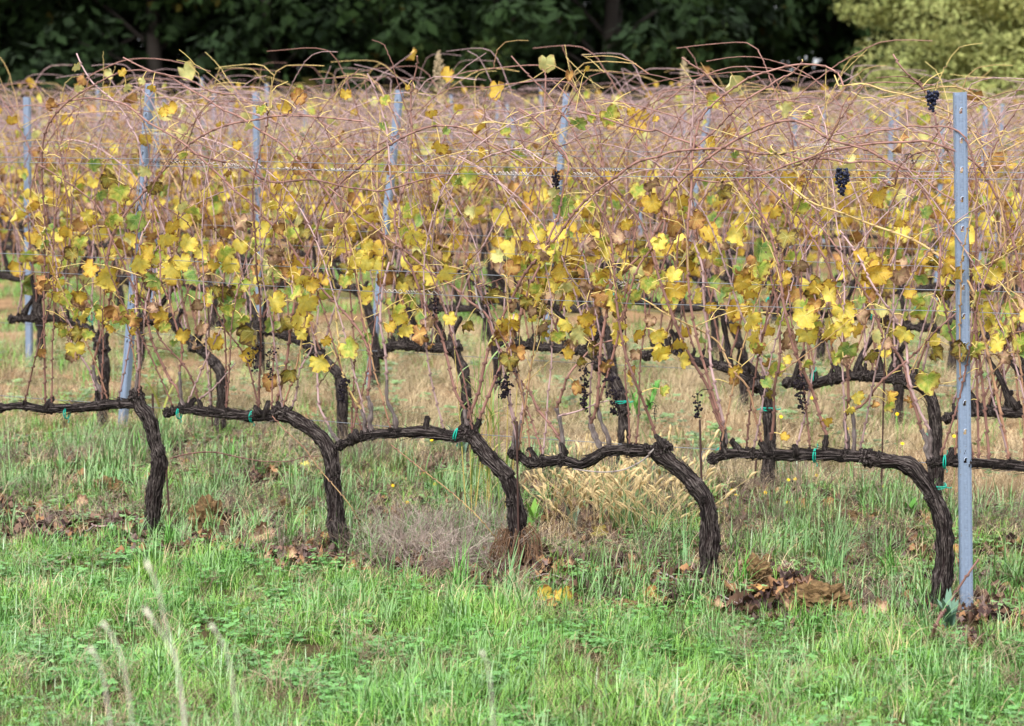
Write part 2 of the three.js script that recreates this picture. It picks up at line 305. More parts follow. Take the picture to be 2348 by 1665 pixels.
{
  const r = makeRng(77);
  const line = [];
  for (let i = 0; i < 10; i++) line.push([-15.5 + i * 2.55, 48 + rr(r, -0.8, 0.8), 'dark evergreen tree in the front edge of the wood behind the vineyard']);
  for (let i = 0; i < 14; i++) line.push([-17 + i * 2.6, 51 + rr(r, -0.7, 0.7), 'dark evergreen tree deeper inside the wood behind the vineyard']);
  for (let i = 0; i < 16; i++) line.push([-19 + i * 2.5, 54 + rr(r, -0.7, 0.7), 'dark evergreen tree at the back of the wood behind the vineyard']);
  for (let i = 0; i < 9; i++) line.push([3.2 + i * 2, 56.5 + rr(r, -0.5, 0.5), 'dark evergreen tree behind the pale willowy thicket']);
  line.filter(([x, d]) => x < 4.2 || d > 53).forEach(([x, d, label], i) => {
    if (x > 4.2) d += 3.5;
    const o = i < 4 ? trees[i] : trees[i % 4].clone();
    o.name = numbered('evergreen_tree'); o.position.set(x, -0.1, -d); o.rotation.y = r() * TAU; o.scale.setScalar(rr(r, 0.9, 1.2) * (d > 53 ? 1.3 : 1)); scene.add(o);
    tag(o, i < 8 ? `dark evergreen tree, ${NTH[i]} from the left at the front edge of the wood` : label, 'tree', 'dark wood behind the vineyard');
  });
  // two broad-leaved shrubs show greener against the dark wood
  const shrub = (seed, x, d, h, wide, color, mat, label, size = 0.14, per = 230, n = 34, aspect = 0.45) => {
    const q = makeRng(seed), o = thing('shrub', label, 'shrub', V(x, -0.05, -d)), clumps = [], stems = [];
    for (let i = 0; i < n; i++) { const a = q() * TAU, f = Math.pow(q(), 0.8), y = f * h + 0.2, reach = wide * Math.sqrt(1 - 0.6 * f) * Math.sqrt(q()); const p = V(Math.cos(a) * reach, y, Math.sin(a) * reach * 0.8); clumps.push([p.x, p.y, p.z, rr(q, 0.35, 0.75) * (n > 60 ? 1.7 : 1)]); if (i % 4 === 0) stems.push(tube(smooth([V(p.x * 0.15, 0, p.z * 0.15), V(p.x * 0.5, y * 0.6, p.z * 0.5), p], 0.4), (t) => lerp(0.035, 0.008, t), 5)); }
    part('stems', join(stems), TREEBARK, o); part('foliage', leafCloud(q, clumps, per, size, color, aspect), mat, o);
  };
  const mid = (q, hue, s) => tint(mixc([0.018, 0.036, 0.01], [0.05, 0.07, 0.016], hue), s * rr(q, 0.7, 1.3));
  const pale = (q, hue, s) => tint(mixc([0.25, 0.3, 0.09], [0.42, 0.41, 0.15], hue), s * rr(q, 0.7, 1.3));
  shrub(201, -1.2, 46.4, 3.0, 1.5, mid, DARKLEAF, 'mid green shrub before the dark wood, above the middle of the row');
  shrub(202, 3.9, 46.6, 3.3, 1.7, mid, DARKLEAF, 'mid green shrub before the dark wood, beside the pale thicket');
  shrub(203, 9.0, 44.5, 6.2, 2.2, pale, PALELEAF, 'pale yellow green willowy shrub next to the dark wood', 0.13, 620, 80, 0.32);
  shrub(204, 11.4, 45.2, 6.2, 2.2, pale, PALELEAF, 'tall pale green willowy shrub above the steel end post', 0.13, 620, 80, 0.32);
  shrub(205, 14.6, 45.8, 6.0, 2.3, pale, PALELEAF, 'pale green willowy shrub farthest out beyond the steel end post', 0.13, 600, 70, 0.32);
}

// ---------------------------------------------------------------- posts
const SLOT = 0.113;
function postGeometry(h, detail) {
  const w = 0.042, list = [], y0 = -0.35;
  const s = new THREE.Shape([new THREE.Vector2(-w / 2, y0), new THREE.Vector2(w / 2, y0), new THREE.Vector2(w / 2, h), new THREE.Vector2(-w / 2, h)]);
  if (detail) for (let y = h - 0.07; y > 0.5; y -= SLOT) {
    const p = new THREE.Path(); const a = 0.0055, b = 0.011;
    p.moveTo(-a, y - b); p.lineTo(a, y - b); p.lineTo(a, y + b); p.lineTo(-a, y + b); p.lineTo(-a, y - b); s.holes.push(p);
  }
  list.push(new THREE.ExtrudeGeometry(s, { depth: 0.002, bevelEnabled: false }).translate(0, 0, 0.0165));
  const profile = (x0, x1, z0, z1) => list.push(new THREE.BoxGeometry(x1 - x0, h - y0, z1 - z0).translate((x0 + x1) / 2, (h + y0) / 2, (z0 + z1) / 2).toNonIndexed());
  for (const q of [-1, 1]) { const e = q * (w / 2 + 0.001); profile(Math.min(e, e + q * 0.002), Math.max(e, e + q * 0.002), -0.017, 0.0185); const f = q * (w / 2 - 0.006); profile(Math.min(f, f + q * 0.007), Math.max(f, f + q * 0.007), -0.019, -0.017); }
  list.push(new THREE.BoxGeometry(0.009, h - y0 - 0.02, 0.003).translate(-0.012, (h + y0) / 2, 0.0196).toNonIndexed(), new THREE.BoxGeometry(0.009, h - y0 - 0.02, 0.003).translate(0.012, (h + y0) / 2, 0.0196).toNonIndexed());
  return join(list.map((g) => { const o = g.clone(); for (const k of Object.keys(o.attributes)) if (!['position', 'normal', 'uv'].includes(k)) o.deleteAttribute(k); return o; }));
}
const hookGeo = new THREE.TorusGeometry(0.0085, 0.0018, 5, 10, Math.PI * 1.25).rotateZ(-0.4);
const GALV = (() => { const map = texture(64, 256, (u, v) => { const a = wrapNoise(u, v, 9, 34), b = wrapNoise(u, v, 24, 10, 6), d = sstep(wrapNoise(u, v, 8, 16, 9) + 0.5 * wrapNoise(u, v, 30, 60, 12), 0.45, 0.9); return mixc(tint([0.185, 0.235, 0.325], 1 + 0.22 * a + 0.14 * b), [0.15, 0.13, 0.11], d * 0.7); }); map.repeat.set(6, 3); return std([1, 1, 1], 0.55, { map, metalness: 0.2, specularIntensity: 1 }); })();
// [row, top pixel x, y, base pixel x offset per metre (lean), turn, label]
const Z = (r, x, y) => spot(r, x, y);
const POSTS = [
  [0, 2196, 231, -0.04, 0.15, 'near steel end post at the edge, grapes hanging just beside its top', 1],
  [1, ...Z(1, 612, 165), 0.105, -0.4, 'leaning steel post of the second row, widest one of the leafy side', 1],
  [2, ...Z(2, 210, 150), 0.11, -0.3, 'leaning steel post of the third row above the second front trunk', 1],
  [3, ...Z(2, 1465, 185), 0.085, -0.3, 'leaning steel post of the fourth row above the middle front trunk', 1],
  [4, ...Z(3, 420, 285), 0.14, -0.3, 'strongly leaning steel post of the fifth row above the third bent trunk', 1],
  [3, ...Z(1, 1418, 165), 0.0, -0.2, 'upright steel post of the fourth row behind a hanging tendril tangle', 1],
  [3, ...Z(1, 682, 295), 0.05, -0.3, 'short steel post half hidden behind the widest leaning post', 1],
  [5, ...Z(3, 1055, 340), 0.02, 0, 'steel post standing under the single pale green leaf', 0],
  [5, ...Z(3, 1768, 325), 0, 0, 'upright steel post behind the black grape bunch on the wire', 0],
  [5, ...Z(3, 2150, 400), 0.01, 0, 'steel post just beside the near end post, farther back', 0],
  [7, ...Z(1, 1790, 320), 0.04, 0, 'low steel post between the fourth-row and third-row posts', 0],
  [6, ...Z(2, 1060, 370), 0, 0, 'low steel post behind the big tendril tangle on the wire', 0],
  [6, ...Z(2, 405, 520), 0, 0, 'low steel post beside the third-row post', 0],
];
const FAR = 'blurred post tip poking above the far vine rows';
for (const [r, x, y] of [[1, 1015, 90], [1, 1105, 185], [1, 1500, 135], [1, 240, 150], [1, 735, 245], [1, 545, 262], [1, 40, 300], [1, 1230, 280], [2, 597, 210], [2, 938, 180], [2, 1017, 285], [2, 1268, 150], [2, 1995, 350], [2, 1745, 560], [3, 1595, 255], [3, 1815, 250], [3, 1260, 300], [3, 225, 225], [3, 690, 370]]) POSTS.push([r === 3 && x > 1300 ? 9 : 8 + (x % 3), ...Z(r, x, y), (x % 7 - 3) * 0.008, 0, FAR, 0]);
for (const [k, x, y] of [[2, 60, 214], [5, 2262, 240], [8, 2300, 236], [9, 90, 228]]) POSTS.push([k, x, y, 0.02, 0, FAR, 0]);
const postGeos = {};
for (const [k, px, py, lean, turn, label, detail] of POSTS) {
  const top = onRow(k, px, py), X = top.x, base = rowAt(k, X - lean * top.y, 0), h = top.y / Math.cos(Math.atan(lean)), key = Math.round(h * 50) / 50 + '_' + detail;
  const geo = postGeos[key] ??= postGeometry(Math.round(h * 50) / 50, detail);
  const far = label === FAR, o = thing('trellis_post', label, 'post', V(base.x, groundY(base.x, base.z), base.z), far ? 'far post tips' : 'steel trellis posts');
  o.rotation.set(0, turn - 0.2, -Math.atan(lean), 'ZYX');
  part('channel', geo, GALV, o);
  if (detail) for (let y = Math.round(h * 50) / 50 - 0.07; y > 0.5; y -= SLOT) { const m = part('hook', hookGeo, STEEL, o); m.position.set(0.003, y + 0.003, 0.0215); m.rotation.y = 0.35; }
}

// ---------------------------------------------------------------- wires
function wireThing(k, h, off, sag, label, x0, x1) {
  const r = makeRng(k * 31 + Math.round(h * 100)), pts = [];
  for (let X = x0; X <= x1 + 0.01; X += 0.35) pts.push(rowAt(k, X, h + sag * (0.5 + 0.5 * Math.cos(X * 1.35 + k)) + rr(r, -0.003, 0.003), off));
  meshThing('trellis_wire', tube(smooth(pts, 0.25), () => k < 2 ? 0.00155 : 0.0016, 5), WIRE, label, 'wire', 'trellis wires');
}
const ORD = ['front', 'second', 'third', 'fourth', 'fifth', 'sixth', 'seventh'];
for (let k = 0; k < 6; k++) {
  const half = 0.25 * (ROWS[k].z0 + 3) + 1.6, x0 = k ? -half - 1.5 : -4, x1 = k ? half * 0.85 : 2.6;
  wireThing(k, 1.745, 0.02, -0.012, `upper of the two paired top wires, ${ORD[k]} row`, x0, x1);
  wireThing(k, 1.722, -0.022, -0.02, `lower of the two paired top wires, ${ORD[k]} row`, x0, x1);
  wireThing(k, 1.285, 0.025, -0.015, `upper middle wire of the ${ORD[k]} row among yellow leaves`, x0, x1);
  wireThing(k, 1.205, -0.025, -0.025, `lower middle wire of the ${ORD[k]} row among yellow leaves`, x0, x1);
  wireThing(k, k ? 0.62 : 0.595, 0.045, -0.02, `lowest wire carrying the vine arms of the ${ORD[k]} row`, x0, x1);
}

// ---------------------------------------------------------------- vines: wood
const [knobGeos, knobLow] = [5, 2].map((level) => [1, 2, 3, 4].map((s) => {
  const g = new THREE.IcosahedronGeometry(1, level), p = g.attributes.position, v = V(0, 0, 0);
  for (let i = 0; i < p.count; i++) { v.fromBufferAttribute(p, i); const k = 1 + 0.28 * n3(v.x * 1.6 + s * 9, v.y * 1.6, v.z * 1.6) + 0.22 * n3(v.x * 5, v.y * 3 + s, v.z * 5) + 0.14 * n3(v.x * 11, v.y * 7 + s, v.z * 11); v.multiplyScalar(k); p.setXYZ(i, v.x, v.y, v.z); }
  g.deleteAttribute('normal'); const uv = g.attributes.uv; for (let i = 0; i < uv.count; i++) uv.setXY(i, uv.getX(i), uv.getY(i) * 0.2);
  g.computeVertexNormals(); return g;
}));
function woodGeo(pts, rad, seed, sides, step, rough = 1) {
  return tube(smooth(pts, step), (t, run) => rad(t) * (1 + 0.17 * n3(run * 5, seed, 0) + 0.12 * n3(run * 14, seed, 5)), sides, {
    v: 0.9, disp: (c, s, run, t, r) => rough * r * (0.3 * (0.55 - Math.abs(n3(c * 2.6 + seed + 0.5 * n3(run * 5, seed, 8), s * 2.6, run * 4.5))) + 0.3 * (0.5 - Math.abs(n3(c * 6 + 0.6 * n3(run * 8, seed, 3), s * 6 + seed, run * 8))) + 0.1 * n3(c * 1.2, s * 1.2 + seed, run * 14)),
  });
}
function looseBark(lines, r, n) {                    // fibres that peel off the wood
  const list = [];
  for (let i = 0; i < n; i++) {
    const { pts, rad } = pick(r, lines), t0 = r() * 0.9, P = smooth(pts, 0.03), k = Math.floor(t0 * (P.length - 4)), len = 2 + Math.floor(r() * 4), peel = rr(r, 0, 0.022), a = r() * TAU, rr0 = rad(t0) * 1.04, q = [];
    for (let j = 0; j <= len && k + j < P.length; j++) { const tn = P[Math.min(k + j + 1, P.length - 1)].clone().sub(P[Math.max(0, k + j - 1)]).normalize(), s = V(-tn.y, tn.x, 0).normalize(), u = tn.clone().cross(s), lift = rr0 + (j / len) ** 2 * peel; q.push(P[k + j].clone().addScaledVector(s, Math.cos(a) * lift).addScaledVector(u, Math.sin(a) * lift)); }
    if (q.length > 2) list.push(tube(q, (t) => 0.0034 * (1 - 0.7 * t), 3));
  }
  return list.length ? join(list) : null;
}

// ---------------------------------------------------------------- vines: canes
const CANE_COLORS = { red: [[0.185, 0.094, 0.075], [0.245, 0.133, 0.11]], pink: [[0.3, 0.2, 0.195], [0.38, 0.255, 0.25]], mauve: [[0.25, 0.165, 0.165], [0.33, 0.23, 0.23]], dark: [[0.13, 0.065, 0.052], [0.17, 0.085, 0.065]], yellow: [[0.42, 0.3, 0.12], [0.52, 0.41, 0.16]], half: [[0.24, 0.12, 0.085], [0.46, 0.33, 0.13]], grey: [[0.25, 0.215, 0.2], [0.28, 0.235, 0.215]] };
function caneGeo(ctl, r0, r1, kind, seed, detail = 2) {
  const r = makeRng(seed), c = new THREE.CatmullRomCurve3(ctl, false, 'centripetal'); c.arcLengthDivisions = ctl.length * 14;
  const L = c.getLength(), [ca, cb] = CANE_COLORS[kind], stops = [0], node = [0];
  let s = 0.03;
  while (s < L - 0.02) {
    if (detail === 2) { stops.push(s - 0.013, s - 0.003, s + 0.003, s + 0.013); node.push(0, 1, 1, 0); } else if (detail === 1) { stops.push(s - 0.012, s, s + 0.012); node.push(0, 1, 0); } else { stops.push(s); node.push(0.3); }
    const step = rr(r, 0.055, 0.1) * (detail ? 1 : 1.8); if (detail === 2) { stops.push(s + step * 0.5); node.push(0); } s += step;
  }
  stops.push(L); node.push(0);
  const pts = [], keep = []; let zig = 1;
  stops.forEach((d, i) => { if (i && d <= stops[keep[keep.length - 1]] + 1e-4) return; keep.push(i); const p = c.getPointAt(clamp(d / L, 0, 1)); if (node[i]) zig = -zig; if (node[i]) { p.x += zig * 0.0042; p.z += (r() - 0.5) * 0.004; } pts.push(p); });
  const nodes = keep.map((i) => node[i]), tone = rr(r, 0.8, 1.25);
  const g = tube(pts, (t, run, i) => lerp(r0, r1, t) * (1 + 0.42 * nodes[i]), detail === 2 ? 7 : detail === 1 ? 4 : 3, {
    color: (t, run, cx, i) => { let k = mixc(ca, cb, t); k = tint(k, tone * (1 + 0.22 * n3(run * 9, cx * 1.4, seed) + 0.12 * n3(run * 40, cx * 2, seed))); return nodes[i] ? mixc(k, [0.085, 0.045, 0.038], 0.62 * nodes[i]) : k; },
  });
  return { geo: g, pts };
}
const vineAll = [];
function startVine(k, label, group, trunkPts, cordonPts, rt, rc, seed, quality) {
  const base = trunkPts[0].clone(); base.y = groundY(base.x, base.z);
  const o = thing('grapevine', label, 'grapevine', base, group), loc = (p) => p.clone().sub(base);
  trunkPts = [V(trunkPts[0].x, base.y - 0.08, trunkPts[0].z), ...trunkPts];
  const T = trunkPts.map(loc), C = cordonPts.map(loc), r = makeRng(seed);
  rt *= 0.9; rc *= quality === 2 ? 0.78 : 0.9; const tr = (t) => rt * (1 + 0.35 * Math.exp(-t * 9) - 0.14 * t), cr = (t) => rc * (1.12 - 0.35 * t);
  const hi = quality === 2;
  part('trunk', woodGeo(T, tr, seed, hi ? 44 : 16, hi ? 0.01 : 0.03, hi ? 1.05 : 0.6), BARK, o);
  part('cordon', woodGeo(C, cr, seed + 3, hi ? 36 : 14, hi ? 0.01 : 0.03, hi ? 1.15 : 0.6), BARK, o);
  if (quality) { const lb = looseBark([{ pts: T, rad: tr }, { pts: C, rad: cr }, { pts: C, rad: cr }], r, hi ? 130 : 24); if (lb) { const m = part('loose_bark', lb, BARK, o); m.userData.kind = 'stuff'; if (hi) part('loose_bark', looseBark([{ pts: T, rad: tr }, { pts: C, rad: cr }], r, 55), OLDWOOD, o).userData.kind = 'stuff'; } }
  for (const [p, s] of [[C[C.length - 1], 1], [T[T.length - 1], 1.55], [T[T.length - 2].clone().lerp(T[T.length - 1], rr(r, 0.2, 0.8)).add(V(rr(r, -0.01, 0.02), 0.012, 0.012)), 0.9], [C[1].clone().lerp(C[2], r()).add(V(0, rr(r, -0.01, 0.012), 0.01)), 0.85], [T[Math.floor(T.length * rr(r, 0.4, 0.75))].clone().add(V(rr(r, -0.02, 0.02), 0, 0.014)), 0.95]]) { const m = part('knob', pick(r, hi ? knobGeos : knobLow), BARK, o); m.position.copy(p); m.scale.set(rc * 1.3 * s, rc * 1.25 * s, rc * 1.15 * s); m.rotation.y = r() * 6; }
  const v = { k, o, base, cordon: smooth([...T.slice(-2), ...C], 0.03).map((p) => p.clone().add(base)), canes: [], seed, r, rc, quality };
  vineAll.push(v); return v;
}
function addCane(v, ctl, r0, r1, kind, seed, spur = true) {
  if (spur) {                                    // old wood between the arm and the shoot
    let best = v.cordon[0], bd = 9; for (const p of v.cordon) { const d = p.distanceTo(ctl[0]); if (d < bd) { bd = d; best = p; } }
    const a = best.clone().sub(v.base), b = ctl[0].clone().sub(v.base);
    if (bd > 0.012) { const jog = (t, k) => a.clone().lerp(b, t).add(V(rr(v.r, -k, k) * bd, 0, rr(v.r, -k, k) * bd * 0.6)); part('spur', woodGeo(bd > 0.09 ? [a, jog(0.3, 0.06), jog(0.6, 0.06), b] : [a, jog(0.55, 0.2), b], (t) => lerp(bd > 0.09 ? 0.009 : Math.min(0.016, v.rc * 0.75), Math.max(0.0065, r0 * 1.15), t) * (1 + 0.2 * Math.sin(t * 21 + seed)), seed, v.quality === 2 ? 12 : 7, 0.01, 1.2), bd > 0.09 ? OLDWOOD : BARK, v.o); }
    if (v.quality) { const m = part('knob', pick(v.r, v.quality === 2 ? knobGeos : knobLow), BARK, v.o); m.position.copy(a); m.scale.set(v.rc * rr(v.r, 0.9, 1.3), v.rc * rr(v.r, 0.9, 1.35), v.rc * rr(v.r, 0.9, 1.2)); m.rotation.set(v.r() * 6, v.r() * 6, 0); }
  }
  const { geo, pts } = caneGeo(ctl.map((p) => p.clone().sub(v.base)), r0, r1, kind, seed, v.quality);
  const mesh = part('cane', geo, CANE, v.o); const c = { mesh, v, pts: pts.map((p) => p.clone().add(v.base)) }; v.canes.push(c); return c;
}
// a free-grown cane in the row's own frame, starting at world point p
function grow(r, k, p, o = {}) {
  const { e, n } = rowBasis(k), L = o.length ?? rr(r, 1.1, 2.3), step = 0.13, top = o.top ?? rr(r, 1.9, 2.32); let a = rr(r, -0.42, 0.42) + (o.tilt ?? 0), b = rr(r, -0.1, 0.1), side = a > 0 ? 1 : -1, q = p.clone(); const out = [q.clone()], bend = rr(r, 0.05, 0.2), dr = rr(r, 0.4, 1.2);
  if (r() < 0.25) side = -side;
  for (let s = 0; s < L; s += step) {
    a += side * bend * step * (q.y > 1.25 ? 4 + dr * 4 : 0.6) + rr(r, -0.09, 0.09); b += rr(r, -0.14, 0.14) - b * 0.1; a = clamp(a, -2.1, 2.1);
    if (q.y < 1.0) a *= 0.96;
    q = q.clone().addScaledVector(e, Math.sin(a) * step).addScaledVector(n, b * step); q.y += Math.cos(a) * step; if (q.y > top) { q.y -= (q.y - top) * 0.7; a += side * 0.15; } out.push(q);
  }
  return out;
}
const leafChance = (h) => h < 0.72 ? 0 : h < 0.86 ? 0.12 : h < 1.0 ? 0.42 : h < 1.26 ? 0.7 : h < 1.42 ? 0.4 : h < 1.6 ? 0.13 : 0.035;
const leafClass = (r, h) => { const x = r(); return h > 1.5 ? (x < 0.35 ? 3 : x < 0.6 ? 7 : x < 0.85 ? 1 : 4) : x < 0.28 ? 0 : x < 0.45 ? 3 : x < 0.6 ? 1 : x < 0.66 ? 2 : x < 0.75 ? 4 : x < 0.89 ? 5 : x < 0.96 ? 6 : 7; };

// ---------------------------------------------------------------- front row: measured trunks and arms
const F = [];
const front = (label, trunk, cordon, rt, rc, seed) => F.push(startVine(0, label, 'front row of old vines', trace(0, trunk), trace(0, cordon), rt, rc, seed, 2));
front('front-row vine with the upright dark trunk, its arm running out over the grassy edge',
  [[7, 635, 715, 640, 600, 650, 520, 655, 420, 665, 330, 690, 220, 700, 130, 690, 60], [4, 700, 1430, 668, 1350, 648, 1250, 615, 1160, 560, 1090, 530, 1000]],
  [[4, 560, 1075, 500, 1062, 400, 1062, 300, 1065, 200, 1080, 100, 1090, 0, 1092, -150, 1100, -330, 1075, -480, 1090]], 0.034, 0.0225, 101);
front('front-row vine with a straight splayed foot, second trunk from the grassy edge',
  [[7, 2060, 820, 2040, 700, 2020, 600, 2010, 450, 1992, 300, 1990, 150], [4, 2000, 1600, 1985, 1500, 1960, 1400, 1900, 1310, 1800, 1230, 1700, 1170, 1600, 1120]],
  [[4, 1640, 1140, 1560, 1148, 1400, 1152, 1200, 1132, 1000, 1112, 900, 1095, 760, 1125]], 0.0345, 0.0235, 102);
front('front-row vine whose foot stands in a brown grass tussock, middle of the five trunks',
  [[8, 1085, 930, 1088, 820, 1090, 700, 1090, 620, 1085, 520, 1072, 420, 1045, 320, 1000, 220], [5, 1040, 1620, 980, 1560, 900, 1480, 830, 1400, 775, 1320, 735, 1270]],
  [[5, 760, 1300, 680, 1300, 600, 1300, 400, 1268, 150, 1280, 0, 1292], [4, 2160, 1325, 2050, 1365]], 0.034, 0.024, 103);
front('front-row vine with a swirled knot on its bent trunk and a sagging arm',
  [[9, 405, 1120, 405, 1000, 410, 850, 415, 700, 410, 560, 398, 460, 362, 380, 310, 310, 240, 230, 150, 150], [6, 130, 1500, 30, 1415], [5, 2175, 1390]],
  [[5, 2200, 1410, 2100, 1410, 1900, 1402, 1750, 1412, 1640, 1480, 1560, 1512, 1450, 1482, 1300, 1492, 1180, 1500, 1110, 1455, 1060, 1425]], 0.037, 0.0245, 104);
front('front-row vine arching in a long bow to the ground, nearest the steel end post',
  [[9, 2100, 1330, 2112, 1180, 2132, 1080, 2152, 950, 2162, 850, 2165, 740, 2158, 620, 2130, 500, 2080, 390, 2020, 290, 1950, 200, 1860, 140, 1730, 118], [6, 1600, 1465]],
  [[6, 1640, 1470, 1500, 1450, 1300, 1440, 1100, 1440, 900, 1440, 700, 1432, 540, 1435, 440, 1470]], 0.033, 0.0235, 105);
front('front-row vine of which only the tied arm tip shows behind the steel end post',
  [[9, 3550, 1420, 3540, 1200, 3500, 900, 3420, 600, 3300, 400], [6, 3150, 1600]],
  [[6, 3160, 1610, 2950, 1560, 2700, 1520, 2450, 1500, 2274, 1492, 2160, 1490, 2070, 1492]], 0.034, 0.022, 106);
// swirled knot
{ const v = F[3], m = part('knot', new THREE.TorusGeometry(0.012, 0.006, 8, 16), BARK, v.o); const p = onRow(0, ...spot(9, 365, 405), -0.036).sub(v.base); m.position.copy(p); m.rotation.y = 0.2; const c = part('knot', knobGeos[1], BARK, v.o); c.position.copy(p); c.scale.setScalar(0.008); }

